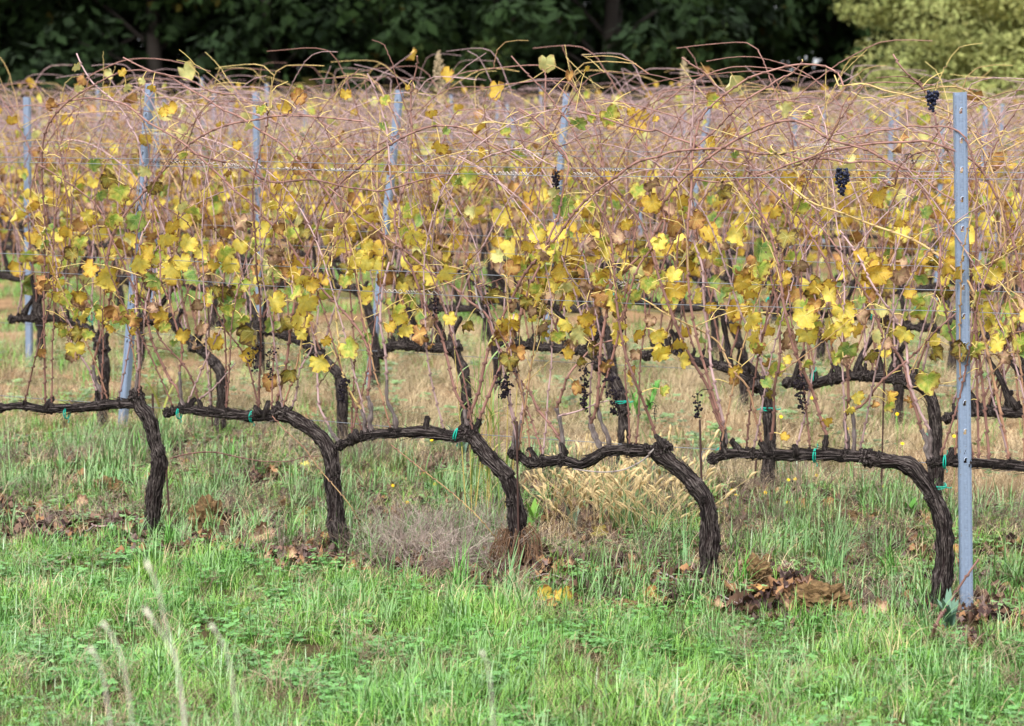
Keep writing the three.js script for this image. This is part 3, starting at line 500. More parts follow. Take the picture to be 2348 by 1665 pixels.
// ---------------------------------------------------------------- front row: measured canes  [colour, radius at the foot in mm, chunks...]
const CANES = [
  ['pink', 6, [4, 230, 960, 190, 830, 150, 710, 100, 620, 60, 520, 20, 400, -20, 250], [1, -60, 1450, -120, 1200]],
  ['red', 6, [4, 205, 770, 240, 650, 285, 460, 340, 250, 375, 90], [1, 370, 1550, 400, 1340, 440, 1200, 490, 1090, 590, 950, 690, 820, 850, 630, 1000, 520, 1200, 440, 1450, 400, 1600, 375, 1900, 380, 2274, 415]],
  ['pink', 6.5, [4, 535, 850, 560, 740, 565, 600, 560, 430, 540, 300, 530, 0], [1, 545, 1300, 548, 1000, 548, 800, 520, 700, 490, 540, 430, 440, 400, 370, 310, 260, 170, 130, 90, 0, 40, -90]],
  ['pink', 5, [4, 560, 740, 580, 500, 590, 300, 600, 100], [1, 605, 1500, 612, 1300, 640, 1150]],
  ['red', 6.5, [4, 860, 1040, 830, 930, 780, 890, 730, 790, 690, 680, 650, 580, 610, 460, 540, 280, 470, 120], [1, 420, 1430, 340, 1280, 280, 1190, 200, 1060, 100, 950, 0, 850, -150, 740]],
  ['dark', 5, [4, 985, 1020, 960, 920, 900, 780, 830, 720, 760, 640, 680, 540, 640, 450, 600, 350, 540, 220, 505, 60]],
  ['pink', 5, [4, 990, 1030, 1100, 950, 1200, 850, 1290, 750]],
  ['red', 5.5, [4, 850, 820, 862, 640, 830, 480, 790, 280, 745, 130], [1, 740, 1450, 700, 1250, 670, 1100, 660, 1000]],
  ['dark', 5.5, [4, 1440, 1110, 1432, 900, 1430, 700, 1422, 250, 1440, 100], [1, 1450, 1300, 1440, 900, 1460, 650, 1470, 400, 1490, 280]],
  ['red', 6.5, [4, 1575, 1040, 1620, 880, 1650, 700, 1680, 420, 1700, 270, 1730, 100], [1, 1745, 1440, 1800, 1300, 1850, 1140, 1940, 970, 2000, 890, 2150, 760], [2, 0, 665, 150, 585, 290, 520, 480, 455, 620, 450, 750, 475, 850, 548, 930, 600, 1060, 670, 1160, 740]],
  ['pink', 5, [4, 1690, 1080, 1720, 980, 1770, 800, 1800, 640, 1830, 480]],
  ['pink', 5.5, [4, 1960, 1220, 1900, 1080, 1870, 930, 1850, 740, 1830, 550, 1790, 420, 1740, 250, 1720, 60]],
  ['yellow', 4.5, [4, 2200, 1100, 2130, 960, 2060, 800, 2000, 600, 1980, 480, 1985, 200, 1990, 20], [1, 1988, 1500, 1968, 1210]],
  ['red', 6.5, [4, 2252, 1000, 2260, 800, 2240, 650, 2190, 480, 2160, 250, 2140, 80], [1, 2140, 1500, 2110, 1350, 2060, 1180, 2000, 1050, 1900, 900, 1700, 700, 1600, 590, 1480, 510, 1400, 460, 1280, 380, 1150, 330, 1000, 240, 850, 160, 740, 90, 590, 40, 500, 0, 380, -60]],
  ['red', 6, [4, 2274, 700, 2200, 545, 2100, 430, 2000, 340, 1880, 220, 1790, 90], [1, 1700, 1440, 1650, 1330, 1560, 1200, 1480, 1100, 1400, 1000, 1300, 920, 1190, 810, 1060, 690, 940, 580, 800, 490, 680, 430, 560, 350, 450, 290, 300, 260, 150, 245, 0, 270, -150, 330]],
  ['red', 5.5, [4, -150, 1060, -160, 700, -190, 300], [1, -190, 1200, -180, 800, -120, 500, 0, 330, 100, 230, 200, 150, 330, 70, 480, 35, 620, 50, 740, 75, 860, 95, 950, 130, 1050, 185, 1160, 210, 1270, 215]],
  ['dark', 4.5, [4, 1440, 1090, 1330, 700, 1200, 480, 1150, 330, 1070, 220, 1000, 120, 930, 40], [1, 900, 1200, 830, 1110, 700, 1030]],
  ['dark', 4.5, [4, 1200, 1110, 1190, 600, 1180, 200, 1160, 60], [1, 1130, 1350, 1100, 1200, 1060, 1000, 1020, 870, 985, 790]],
  ['pink', 6, [5, 120, 880, 110, 650, 80, 450, 75, 200, 100, 0], [2, 100, 1500, 160, 1300, 200, 1090, 190, 1000, 165, 920, 140, 700, 110, 500, 60, 300, 20, 130, 0, 60]],
  ['red', 6.5, [5, 700, 1100, 640, 970, 590, 830, 530, 680, 480, 530, 420, 400, 380, 250, 310, 20], [2, 290, 1450, 240, 1270, 200, 1150, 240, 950, 265, 800, 270, 500, 255, 300, 270, 170, 330, 0, 350, -70]],
  ['red', 6.8, [5, 720, 1170, 790, 1000, 850, 700, 900, 540, 980, 370, 1060, 230, 1120, 130, 1200, 30], [2, 1230, 1470, 1330, 1370, 1420, 1270, 1560, 1080, 1700, 940, 1850, 830, 2000, 720, 2150, 680], [3, 20, 685, 100, 650, 260, 630, 450, 620, 600, 625, 800, 660, 960, 660, 1110, 700, 1300, 695, 1440, 725, 1550, 715, 1650, 720, 1760, 730, 1850, 770, 1950, 800, 2050, 880, 2150, 950, 2274, 1010]],
  ['red', 6.8, [5, 810, 1170, 870, 1010, 970, 750, 1050, 580, 1130, 380, 1200, 200, 1260, 80], [2, 1290, 1480, 1360, 1260, 1410, 1150, 1440, 950, 1470, 750, 1420, 650, 1350, 580, 1290, 470, 1220, 380, 1130, 320]],
  ['red', 6.5, [5, 1420, 1340, 1330, 1220, 1220, 1100, 1160, 980, 1100, 900, 1050, 820, 980, 710, 900, 570, 840, 400, 700, 290, 600, 190, 430, 90, 330, 10], [2, 200, 1370, 100, 1300, 0, 1210], [1, 2180, 1130, 2100, 1010, 1990, 900]],
  ['grey', 5, [5, 840, 420, 790, 260, 755, 100, 742, 0], [2, 750, 1420]],
  ['pink', 6, [5, 1120, 1180, 1130, 1000, 1100, 850, 1080, 700, 1070, 560, 1070, 390]],
  ['pink', 6, [5, 1085, 1220, 1060, 1080, 1025, 960]],
  ['red', 6.5, [5, 1385, 1090, 1430, 990, 1500, 830, 1560, 740, 1620, 660, 1700, 610, 1790, 590]],
  ['pink', 4.5, [5, 1400, 1150, 1560, 1110, 1680, 1060, 1760, 1040]],
  ['red', 6.8, [5, 1640, 1210, 1690, 1080, 1710, 900, 1720, 620, 1750, 400, 1770, 200, 1850, 100, 1930, 10], [2, 2020, 1390, 2100, 1260, 2200, 1080], [3, 60, 1070, 200, 880, 410, 700, 640, 550, 860, 450, 970, 415, 1080, 415, 1200, 470, 1330, 555, 1450, 590, 1600, 640, 1690, 700, 1830, 770, 1900, 850, 1960, 920, 2030, 1010, 2100, 1150, 2130, 1300, 2150, 1500]],
  ['pink', 4, [5, 1630, 1200, 1630, 900, 1640, 640, 1600, 400, 1560, 250, 1500, 100], [2, 1420, 1300, 1380, 1150]],
  ['red', 6.5, [5, 2120, 1290, 2090, 1180, 2040, 1000, 2000, 850, 1940, 690, 1900, 530, 1870, 350, 1850, 200, 1815, 20], [2, 1770, 1300, 1720, 1160, 1640, 1020, 1560, 900, 1480, 760, 1360, 600, 1290, 490, 1200, 380, 1130, 330]],
  ['red', 6.8, [6, 515, 1280, 440, 1090, 400, 950, 300, 740, 220, 540, 150, 340, 60, 120], [2, 2070, 1310, 2000, 1180, 1900, 1050, 1800, 900, 1720, 820, 1620, 640, 1560, 560, 1480, 430, 1390, 340, 1290, 210, 1200, 110, 1100, 0, 1040, -70]],
  ['pink', 6, [6, 530, 1250, 515, 1150, 470, 920, 420, 760, 390, 620, 360, 450, 350, 250, 340, 50], [3, 270, 1300, 255, 1000, 270, 800, 260, 600, 285, 400, 320, 110]],
  ['half', 5, [6, 800, 1340, 770, 1200, 730, 1000, 690, 900, 620, 830, 540, 740, 450, 620, 350, 540, 250, 460, 100, 370, 0, 310, -80, 270]],
  ['red', 7, [6, 1285, 1290, 1230, 1150, 1180, 980, 1130, 830, 1070, 650, 1030, 450, 990, 280, 950, 60], [3, 890, 1350, 830, 1180, 740, 1050, 640, 910, 570, 810, 420, 690, 320, 610, 200, 565, 100, 530, 0, 480], [2, 2080, 490, 1920, 450, 1760, 390, 1560, 340]],
  ['red', 6, [6, 870, 1330, 900, 1150, 915, 940, 960, 720, 940, 500, 900, 300], [3, 850, 1600, 810, 1350, 780, 1100, 750, 900, 720, 760, 660, 690, 620, 570, 560, 410, 490, 290, 430, 160, 350, 50, 280, 0, 200, -60]],
  ['red', 6.5, [6, 1415, 1190, 1440, 1100, 1460, 1000, 1458, 700, 1420, 560, 1390, 350, 1340, 180, 1290, 0], [3, 1220, 1330, 1140, 1210, 1060, 1110, 990, 1040, 880, 940, 760, 830, 690, 770]],
  ['red', 5, [6, 1475, 1110, 1560, 1060, 1690, 900, 1850, 760, 1980, 640, 2100, 520, 2180, 450, 2300, 340]],
  ['red', 6.5, [6, 1990, 1250, 1950, 1080, 1900, 920, 1830, 740, 1700, 560, 1620, 330, 1500, 130, 1430, 0], [3, 1340, 1330, 1220, 1210, 1110, 1130]],
  ['pink', 6, [6, 2050, 1250, 1980, 1100, 1900, 850, 1870, 600, 1800, 420, 1720, 270, 1640, 120, 1570, 0], [3, 1480, 1360, 1380, 1230]],
  ['half', 6.5, [6, 2650, 1500, 2560, 1000, 2450, 500, 2360, 150], [3, 2274, 1545, 2130, 1430, 1950, 1320, 1800, 1260, 1650, 1210, 1500, 1150, 1370, 1090, 1220, 1030, 1120, 960, 1000, 860]],
  ['yellow', 4.5, [3, 1230, 1030, 1150, 930, 1080, 830, 1010, 740, 940, 680, 900, 620, 865, 590]],
  ['red', 6, [6, 520, 1262, 420, 900, 330, 500, 300, 200], [3, 280, 1200, 290, 900, 275, 700, 330, 400, 420, 290, 590, 165, 720, 90, 850, 50, 980, 15, 1080, -5, 1250, 0, 1320, 20, 1400, 70, 1440, 150]],
  ['red', 5.5, [5, 1690, 1080, 1800, 700, 1900, 350, 2000, 50], [2, 2200, 1200], [3, 60, 1000, 160, 760, 300, 600, 440, 480, 530, 400, 640, 310, 740, 230, 840, 160, 900, 100, 1000, 60, 1100, -30]],
  ['half', 4.5, [6, 2760, 1530, 2740, 900, 2650, 300], [3, 2600, 1100, 2480, 700, 2274, 400, 2150, 330, 2000, 260, 1890, 220, 1750, 190, 1650, 155, 1540, 135, 1340, 145, 1318, 70]],
  ['half', 4, [6, 2850, 1540, 2830, 900], [3, 2760, 1300, 2640, 700, 2480, 300, 2274, 165, 2100, 170, 1990, 190, 1850, 215, 1690, 240]],
  ['red', 6, [6, 2500, 1500, 2440, 900, 2380, 400], [3, 2360, 1500, 2330, 1100, 2270, 800, 2180, 580, 2120, 470, 2080, 360, 2020, 240, 1980, 160, 1920, 80, 1860, 0, 1800, -80]],
  ['red', 6.5, [6, 2900, 1560, 2850, 900, 2750, 300], [3, 2650, 1300, 2500, 900, 2390, 720, 2274, 640, 2150, 590, 2040, 560, 1900, 570, 1660, 580, 1500, 600, 1300, 635, 1150, 690, 1000, 740, 870, 790, 720, 830, 560, 860, 420, 875, 260, 850]],
  ['red', 5, [6, 2380, 1495, 2300, 1000, 2260, 720, 2200, 550, 2180, 350, 2140, 100], [3, 2130, 1300, 2060, 1060, 1960, 900, 1830, 800, 1700, 700]],
  ['red', 5, [6, 2420, 1495, 2400, 700], [3, 2400, 1400, 2420, 800, 2330, 520, 2200, 455, 2050, 460, 1900, 450, 1760, 480, 1650, 485, 1560, 520, 1450, 540]],
  ['dark', 4, [3, 1700, 860, 1790, 900, 1830, 770], [3, 1900, 690, 1960, 650, 2060, 640, 2120, 720, 2160, 860]],
  ['red', 5, [1, 930, 640, 1060, 690, 1250, 740, 1400, 810, 1540, 870, 1700, 860, 1830, 850, 1980, 880, 2120, 910, 2274, 925], [2, 90, 935, 230, 905, 380, 860, 560, 820, 680, 815, 860, 850, 1000, 930]],
  ['pink', 4, [2, 790, 720, 870, 680, 980, 640, 1080, 620, 1190, 640, 1290, 690, 1400, 760]],
];
const sway = (seed, i, n) => 0.075 * n2(seed * 3.7, i / n * 2.2) * Math.min(1, i / 3);
CANES.forEach(([kind, mm, ...chunks], ci) => {
  let pts = trace(0, chunks); const n = pts.length; let i0 = 0;
  // which vine: the arm nearest to the foot
  let best = F[0], bd = 99; for (const v of F) for (const p of v.cordon) { const d = p.distanceTo(pts[0]); if (d < bd) { bd = d; best = v; } }
  const { n: nn } = rowBasis(0);
  pts = pts.map((p, i) => p.addScaledVector(nn, sway(ci, i, n)));
  addCane(best, pts, mm / 1000 * 0.98, Math.min(0.0033, mm / 1800), kind, 300 + ci, bd < 0.3);
});
// laterals and thin young shoots, mostly yellow, on the front canes
{
  const r = makeRng(404);
  for (const v of F) {
    const main = v.canes.slice();
    for (let i = 0; i < main.length * 2.2; i++) {
      const c = pick(r, main), j = Math.floor(rr(r, 0.15, 0.92) * c.pts.length), p = c.pts[j]; if (p.y < 0.75) continue;
      const g = grow(r, 0, p, { length: rr(r, 0.1, 0.42), tilt: rr(r, -1.3, 1.3) });
      addCane(v, g, 0.0024, 0.0011, r() < 0.6 ? 'yellow' : r() < 0.5 ? 'dark' : 'half', 900 + i + v.seed * 7, false);
    }
    for (let i = 0; i < 7; i++) { const p = v.cordon[Math.floor(rr(r, 0.1, 0.95) * v.cordon.length)].clone().add(V(0, 0.03, rr(r, -0.02, 0.02))); addCane(v, grow(r, 0, p, { length: rr(r, 0.8, 1.6) }), 0.0042, 0.0018, pick(r, ['red', 'pink', 'half', 'dark']), 1500 + i + v.seed * 11); }
  }
}
// measured leaves of the front row: [region, x, y, size, class]
const LEAFSPOTS = {
  4: [50, 290, 150, 1, 340, 140, 175, 0, 395, 370, 155, 4, 290, 410, 125, 0, 1230, 350, 190, 2, 1235, 470, 150, 2, 1570, 320, 150, 0, 1790, 320, 175, 0, 1740, 450, 145, 0, 880, 560, 110, 3, 740, 400, 135, 3, 1120, 620, 120, 3, 1400, 560, 180, 6, 1360, 720, 150, 3, 1700, 840, 140, 6, 1510, 920, 130, 4, 1130, 240, 140, 6, 640, 200, 90, 3, 1680, 240, 90, 2, 2130, 660, 150, 1, 1950, 600, 80, 3, 2110, 60, 150, 0, 810, 600, 60, 2, 740, 490, 90, 1, 510, 525, 70, 3, 2080, 160, 100, 1, 1010, 500, 110, 5, 1520, 490, 120, 2, 1290, 190, 130, 1, 980, 330, 100, 5, 1320, 420, 90, 1, 180, 540, 90, 1, 20, 520, 80, 1, 130, 260, 110, 3, 800, 80, 150, 0, 1840, 180, 120, 3, 2240, 240, 100, 0],
  1: [430, 960, 160, 1, 640, 920, 130, 6, 340, 860, 130, 6, 200, 750, 100, 2, 960, 1090, 135, 1, 800, 1210, 120, 3, 1330, 1180, 130, 5, 1600, 1220, 95, 4, 1180, 1420, 145, 1, 1000, 1420, 110, 0, 1110, 1490, 95, 3, 2020, 1230, 95, 0, 2150, 1450, 160, 0, 330, 1580, 165, 0, 620, 1430, 185, 1, 750, 1300, 150, 0, 180, 1170, 105, 3, 540, 1180, 150, 2, 370, 1150, 120, 1, 1540, 1480, 115, 5, 2100, 225, 80, 3, 100, 180, 65, 7, 570, 120, 55, 7, 640, 170, 70, 3, 430, 170, 65, 7, 1360, 460, 65, 7, 40, 1240, 110, 3, 70, 1420, 120, 6, 880, 1060, 90, 7, 1470, 340, 75, 1, 740, 360, 70, 3, 1300, 600, 70, 3, 620, 790, 100, 7, 860, 680, 70, 1, 1200, 800, 60, 4, 60, 20, 70, 7, 430, 60, 60, 3, 900, 1340, 130, 0, 120, 1330, 110, 1, 1720, 1560, 110, 3, 250, 980, 90, 2],
  2: [110, 270, 80, 1, 460, 365, 75, 3, 560, 490, 60, 2, 520, 620, 115, 3, 820, 670, 80, 3, 720, 850, 140, 1, 640, 860, 90, 2, 740, 1100, 90, 7, 1790, 390, 150, 1, 1560, 440, 110, 2, 1350, 950, 90, 7, 1430, 1060, 165, 2, 1990, 950, 120, 1, 2080, 900, 120, 5, 2110, 1040, 150, 3, 1230, 1280, 130, 0, 1180, 1350, 110, 3, 2150, 1320, 115, 0, 1860, 1380, 95, 4, 1650, 1430, 105, 3, 1700, 1570, 105, 3, 1040, 1520, 115, 4, 1910, 1200, 90, 3, 1590, 1220, 100, 3, 320, 1280, 150, 0, 1480, 85, 80, 4, 1595, 30, 55, 3, 1940, 350, 65, 3, 2110, 400, 55, 3, 1640, 400, 70, 1, 330, 200, 45, 5, 270, 170, 45, 3, 1850, 1300, 110, 5, 960, 1430, 100, 7, 90, 460, 70, 2, 2050, 1390, 90, 1],
  3: [970, 340, 110, 7, 480, 960, 140, 6, 1070, 1060, 130, 1, 880, 1100, 105, 3, 600, 1270, 165, 0, 790, 1400, 175, 2, 970, 1300, 150, 6, 330, 1170, 135, 4, 190, 1040, 135, 3, 1660, 850, 90, 1, 2030, 1110, 95, 2, 2190, 1110, 75, 3, 1640, 1570, 185, 3, 790, 1550, 145, 1, 20, 1330, 110, 1, 600, 670, 60, 2, 660, 1560, 125, 4, 1540, 1420, 100, 3, 1080, 1510, 130, 5, 1950, 1000, 50, 2, 500, 900, 70, 5, 1060, 850, 70, 4, 1390, 1500, 80, 3, 130, 1560, 110, 0, 860, 660, 60, 1],
  5: [240, 430, 130, 0, 240, 520, 120, 0, 205, 340, 45, 4, 600, 430, 95, 0, 710, 480, 105, 6, 150, 500, 85, 3, 1110, 280, 65, 2, 1060, 340, 115, 5, 1190, 410, 105, 0, 1720, 130, 125, 1, 1480, 700, 105, 3, 1560, 740, 85, 6, 1620, 430, 125, 3, 1960, 260, 105, 1, 2060, 180, 125, 1, 2160, 690, 140, 0, 1990, 700, 105, 5, 1840, 590, 105, 0, 1760, 790, 105, 4, 1640, 530, 95, 3, 2150, 560, 105, 0, 1270, 500, 110, 5, 1050, 490, 75, 3, 1360, 190, 110, 0, 1240, 200, 110, 1, 1940, 820, 80, 4, 2080, 460, 90, 5, 2180, 970, 80, 1, 440, 640, 60, 4, 1310, 540, 60, 3, 1850, 480, 100, 0],
  6: [190, 610, 115, 3, 200, 750, 130, 0, 50, 700, 120, 0, 40, 570, 115, 0, 690, 450, 165, 0, 740, 550, 130, 0, 1190, 470, 130, 1, 1170, 570, 170, 0, 1310, 270, 145, 0, 770, 650, 110, 4, 600, 820, 100, 3, 600, 900, 75, 4, 830, 890, 85, 2, 840, 980, 95, 6, 1520, 1030, 105, 0, 1440, 1100, 80, 0, 1740, 1090, 110, 1, 1740, 1020, 100, 3, 1330, 720, 110, 1, 1310, 560, 115, 4, 1570, 680, 115, 6, 1540, 420, 115, 5, 1180, 330, 125, 4, 940, 430, 115, 1, 640, 170, 155, 3, 1590, 90, 190, 3, 1300, 180, 95, 3, 790, 90, 135, 1, 2090, 690, 130, 6, 1720, 620, 105, 5, 1290, 1210, 90, 3, 960, 1300, 65, 3, 310, 270, 105, 0, 1540, 290, 65, 2, 1860, 410, 70, 1, 840, 760, 85, 4, 990, 730, 65, 0, 1110, 770, 100, 1, 1640, 1070, 60, 4, 720, 250, 110, 3, 1180, 200, 110, 3, 960, 140, 120, 3, 420, 360, 90, 3, 1020, 620, 80, 5],
};
{
  const r = makeRng(55), put = (p, size, cls, spread) => {
    let best = null, bp = null, bd = 9; for (const v of F) for (const c of v.canes) for (const q of c.pts) { const d = (q.x - p.x) ** 2 + (q.y - p.y - 0.03) ** 2 + (q.z - p.z) ** 2 * 0.4; if (d < bd) { bd = d; best = c; bp = q; } }
    const pos = p.clone(); pos.z += clamp(bp.z - p.z, -0.06, 0.06) + rr(r, -0.03, 0.05);
    const leaf = addLeaf(best.mesh, pos.clone().sub(best.v.base), size, cls, r, null, spread);
    addPetiole(best.mesh, bp.clone().sub(best.v.base), leaf.position.clone(), r);
  };
  for (const [reg, list] of Object.entries(LEAFSPOTS)) for (let i = 0; i < list.length; i += 4) { const [px, py] = spot(+reg, list[i], list[i + 1]), p = onRow(0, px, py); put(p, list[i + 2] / ZOOM / FOCAL * -p.z / 1.36, list[i + 3], 0.55); }
  // the many smaller leaves between them
  for (let i = 0; i < 420; i++) { const v = pick(r, F), c = pick(r, v.canes), q = c.pts[Math.floor(r() * c.pts.length)]; if (r() > leafChance(q.y) || q.y < 0.75) continue; put(q.clone().add(V(rr(r, -0.09, 0.09), rr(r, -0.08, 0.05), rr(r, -0.05, 0.06))), rr(r, 0.036, 0.07), leafClass(r, q.y), 1); }
  // bare stalks whose leaves have dropped
  for (let i = 0; i < 260; i++) { const v = pick(r, F), c = pick(r, v.canes), q = c.pts[Math.floor(r() * c.pts.length)]; if (q.y < 0.8) continue; const a = rr(r, -1.4, 1.4); addPetiole(c.mesh, q.clone().sub(v.base), q.clone().sub(v.base).add(V(Math.sin(a), rr(r, -0.3, 0.7), rr(r, -0.5, 0.5)).multiplyScalar(rr(r, 0.05, 0.11))), r, 'leaf_stalk'); }
}

// ---------------------------------------------------------------- second row: measured wood, free-grown shoots
const S = [];
const second = (label, trunk, cordon, seed) => S.push(startVine(1, label, 'second row of vines', trace(1, trunk), trace(1, cordon), 0.036, 0.026, seed, 1));
second('second-row vine half hidden behind the leaning steel post', [[4, 275, 1130, 285, 1000, 292, 870, 285, 750, 272, 630]], [[4, 268, 610, 220, 560, 120, 470, 0, 440, -150, 420, -400, 430]], 131);
second('second-row vine with a dark bent trunk, between the two front trunks of the grassy side', [[4, 1150, 1330, 1152, 1200, 1162, 1080, 1170, 950, 1160, 830, 1115, 760, 1050, 695, 960, 620]], [[4, 940, 600, 860, 530, 800, 460, 700, 430, 600, 450, 520, 470]], 132);
second('second-row vine rising close behind the second front trunk', [[4, 2085, 1530, 2068, 1300, 2062, 1200, 2060, 1000, 2040, 850, 1950, 750, 1850, 650]], [[4, 1820, 630, 1700, 570, 1560, 530, 1400, 500, 1300, 480, 1165, 465]], 133);
second('second-row vine with a forked dark head behind the middle front vine', [[8, 780, 240, 770, 100], [5, 735, 1300, 705, 1150, 712, 1040, 710, 920, 690, 810, 645, 710, 615, 640]], [[5, 600, 630, 500, 640, 400, 640, 250, 622, 130, 640, 80, 690]], 134);
second('second-row vine with a green tie round its neck, behind the sagging front arm', [[8, 1855, 360, 1860, 100], [5, 1872, 1550, 1880, 1400, 1885, 1250, 1878, 1100, 1850, 960, 1790, 850, 1700, 750]], [[5, 1660, 700, 1560, 660, 1450, 652, 1250, 632, 1100, 620, 960, 600]], 135);
second('second-row vine with a dangling green tie at its neck above dry grass', [[9, 840, 380, 845, 200], [6, 855, 1500, 860, 1400, 862, 1250, 852, 1100, 840, 980, 780, 910]], [[6, 760, 900, 650, 838, 480, 772, 300, 740, 130, 650], [5, 2050, 700]], 136);
second('second-row vine with a thick level arm, close behind the bow-shaped front trunk', [[9, 2060, 590, 2080, 450, 2100, 300, 2100, 100], [6, 2100, 1500, 2100, 1300, 2090, 1150, 2065, 1020, 2000, 930, 1920, 890]], [[6, 1880, 885, 1700, 862, 1450, 852, 1300, 880, 1200, 910, 1070, 922, 1000, 900]], 137);
second('second-row vine whose arm tip shows below the end post', [[9, 3250, 700, 3260, 400], [6, 3250, 1600, 3200, 1350, 3050, 1200, 2900, 1130]], [[6, 2880, 1130, 2650, 1120, 2450, 1120, 2274, 1135, 2190, 1165]], 138);

function fill(v, canes, seed, leafScale, opt = {}) {
  const r = makeRng(seed);
  for (let i = 0; i < canes; i++) {
    const p = v.cordon[Math.floor(((i + r()) / canes) * (v.cordon.length - 1))].clone().add(V(0, rr(r, 0.03, 0.08), rr(r, -0.02, 0.02)));
    addCane(v, grow(r, v.k, p, opt), rr(r, 0.004, 0.006), 0.0022, pick(r, v.k > 1 ? ['mauve', 'pink', 'mauve', 'half', 'red', 'mauve'] : ['pink', 'red', 'pink', 'half', 'dark', 'red']), seed * 31 + i);
  }
  for (const c of v.canes.slice()) {
    let run = 0, next = 0.05;
    for (let j = 1; j < c.pts.length; j++) {
      run += c.pts[j].distanceTo(c.pts[j - 1]); if (run < next) continue; next = run + rr(r, 0.05, 0.1);
      if (r() > leafChance(c.pts[j].y) * clamp(0.8 + 0.9 * n3(c.pts[j].x * 2.4, c.pts[j].y * 2.4, v.k * 9), 0.12, 1.3)) continue;
      const q = c.pts[j].clone().add(V(rr(r, -0.09, 0.09), rr(r, -0.09, 0.06), rr(r, -0.09, 0.09))).sub(v.base), h = c.pts[j].y;
      addLeaf(c.mesh, q, rr(r, 0.028, 0.056) * leafScale, leafClass(r, h), r, LEAF_LOW, 1);
      if (v.k === 1 && r() < 0.6) addPetiole(c.mesh, c.pts[j].clone().sub(v.base), q, r);
    }
  }
  if (v.k < 3) for (let i = 0; i < canes; i++) { const c = pick(r, v.canes), p = c.pts[Math.floor(rr(r, 0.2, 0.9) * c.pts.length)]; addCane(v, grow(r, v.k, p, { length: rr(r, 0.15, 0.5), tilt: rr(r, -1.2, 1.2) }), 0.0028, 0.0013, r() < 0.6 ? 'yellow' : 'half', seed * 57 + i, false); }
}
// old arms of blackened wood standing up from the level arms
function oldArms(v, n, seed) {
  const r = makeRng(seed);
  for (let i = 0; i < n; i++) {
    const p = v.cordon[Math.floor(rr(r, 0.05, 0.95) * v.cordon.length)].clone().sub(v.base), h = v.k ? rr(r, 0.08, 0.26) : rr(r, 0.03, 0.065), a = rr(r, -0.5, 0.5), q = p.clone().add(V(Math.sin(a) * h * 0.5, h * 0.5, rr(r, -0.03, 0.03))), t = p.clone().add(V(Math.sin(a * 1.6) * h * 0.9, h, rr(r, -0.04, 0.04)));
    part('old_arm', woodGeo([p, q, t], (s) => lerp(0.017, 0.01, s), seed + i, 12, 0.016, 0.9), BARK, v.o);
    const m = part('knob', pick(r, knobLow), BARK, v.o); m.position.copy(t); m.scale.set(rr(r, 0.009, 0.014), rr(r, 0.009, 0.016), 0.011);
  }
}
F.forEach((v, i) => oldArms(v, 3, 8100 + i * 9)); S.forEach((v, i) => oldArms(v, 5, 8200 + i * 9));
S.forEach((v, i) => fill(v, 17, 700 + i, 1.45));

// ---------------------------------------------------------------- third and fourth rows: free-grown vines with their own leaves
function freeWood(k, X, r, spacing) {
  const { e } = rowBasis(k), at = (a, h, b = 0) => { const p = rowAt(k, X, 0); return p.addScaledVector(e, a).add(V(0, h, b)); }, hh = rr(r, 0.56, 0.68);
  const bend = rr(r, 0.06, 0.2);
  return { trunk: [at(0.02, 0), at(0.03, hh * 0.35), at(0.0, hh * 0.65, rr(r, -0.03, 0.03)), at(-bend * 0.5, hh * 0.9), at(-bend, hh)], cordon: [at(-bend - 0.03, hh), at(-bend - spacing * 0.3, hh + rr(r, -0.04, 0.04)), at(-bend - spacing * 0.6, hh + rr(r, -0.04, 0.05)), at(-bend - spacing * 0.82, hh + rr(r, -0.03, 0.05))] };
}
const extent = (k) => { const z = ROWS[k].z0, s = ROWS[k].s, u = PW / 2 / FOCAL * 1.06; return [-u * z / (1 - s * u), u * z / (1 + s * u)]; };
for (const [k, n] of [[2, 16], [3, 15], [4, 14]]) {
  const [a, b] = extent(k), r = makeRng(60 + k), sp = 0.84; let i = 0;
  for (let X = a - 0.2; X < b + 0.7; X += sp) {
    const w = freeWood(k, X + rr(r, -0.08, 0.08), r, 0.92);
    const v = startVine(k, k === 2 ? `third-row vine, softly blurred, ${NTH[i]} counted from the grassy left edge` : `${k === 3 ? 'fourth' : 'fifth'}-row vine behind nearer rows, ${NTH[i]} counted from the left edge`, `${NTH[k]} row of vines`, w.trunk, w.cordon, 0.034, 0.025, 1400 + k * 50 + i, 1);
    if (k === 2) oldArms(v, 4, 8400 + i * 9);
    fill(v, n, 1700 + k * 100 + i++, 1.45);
  }
}

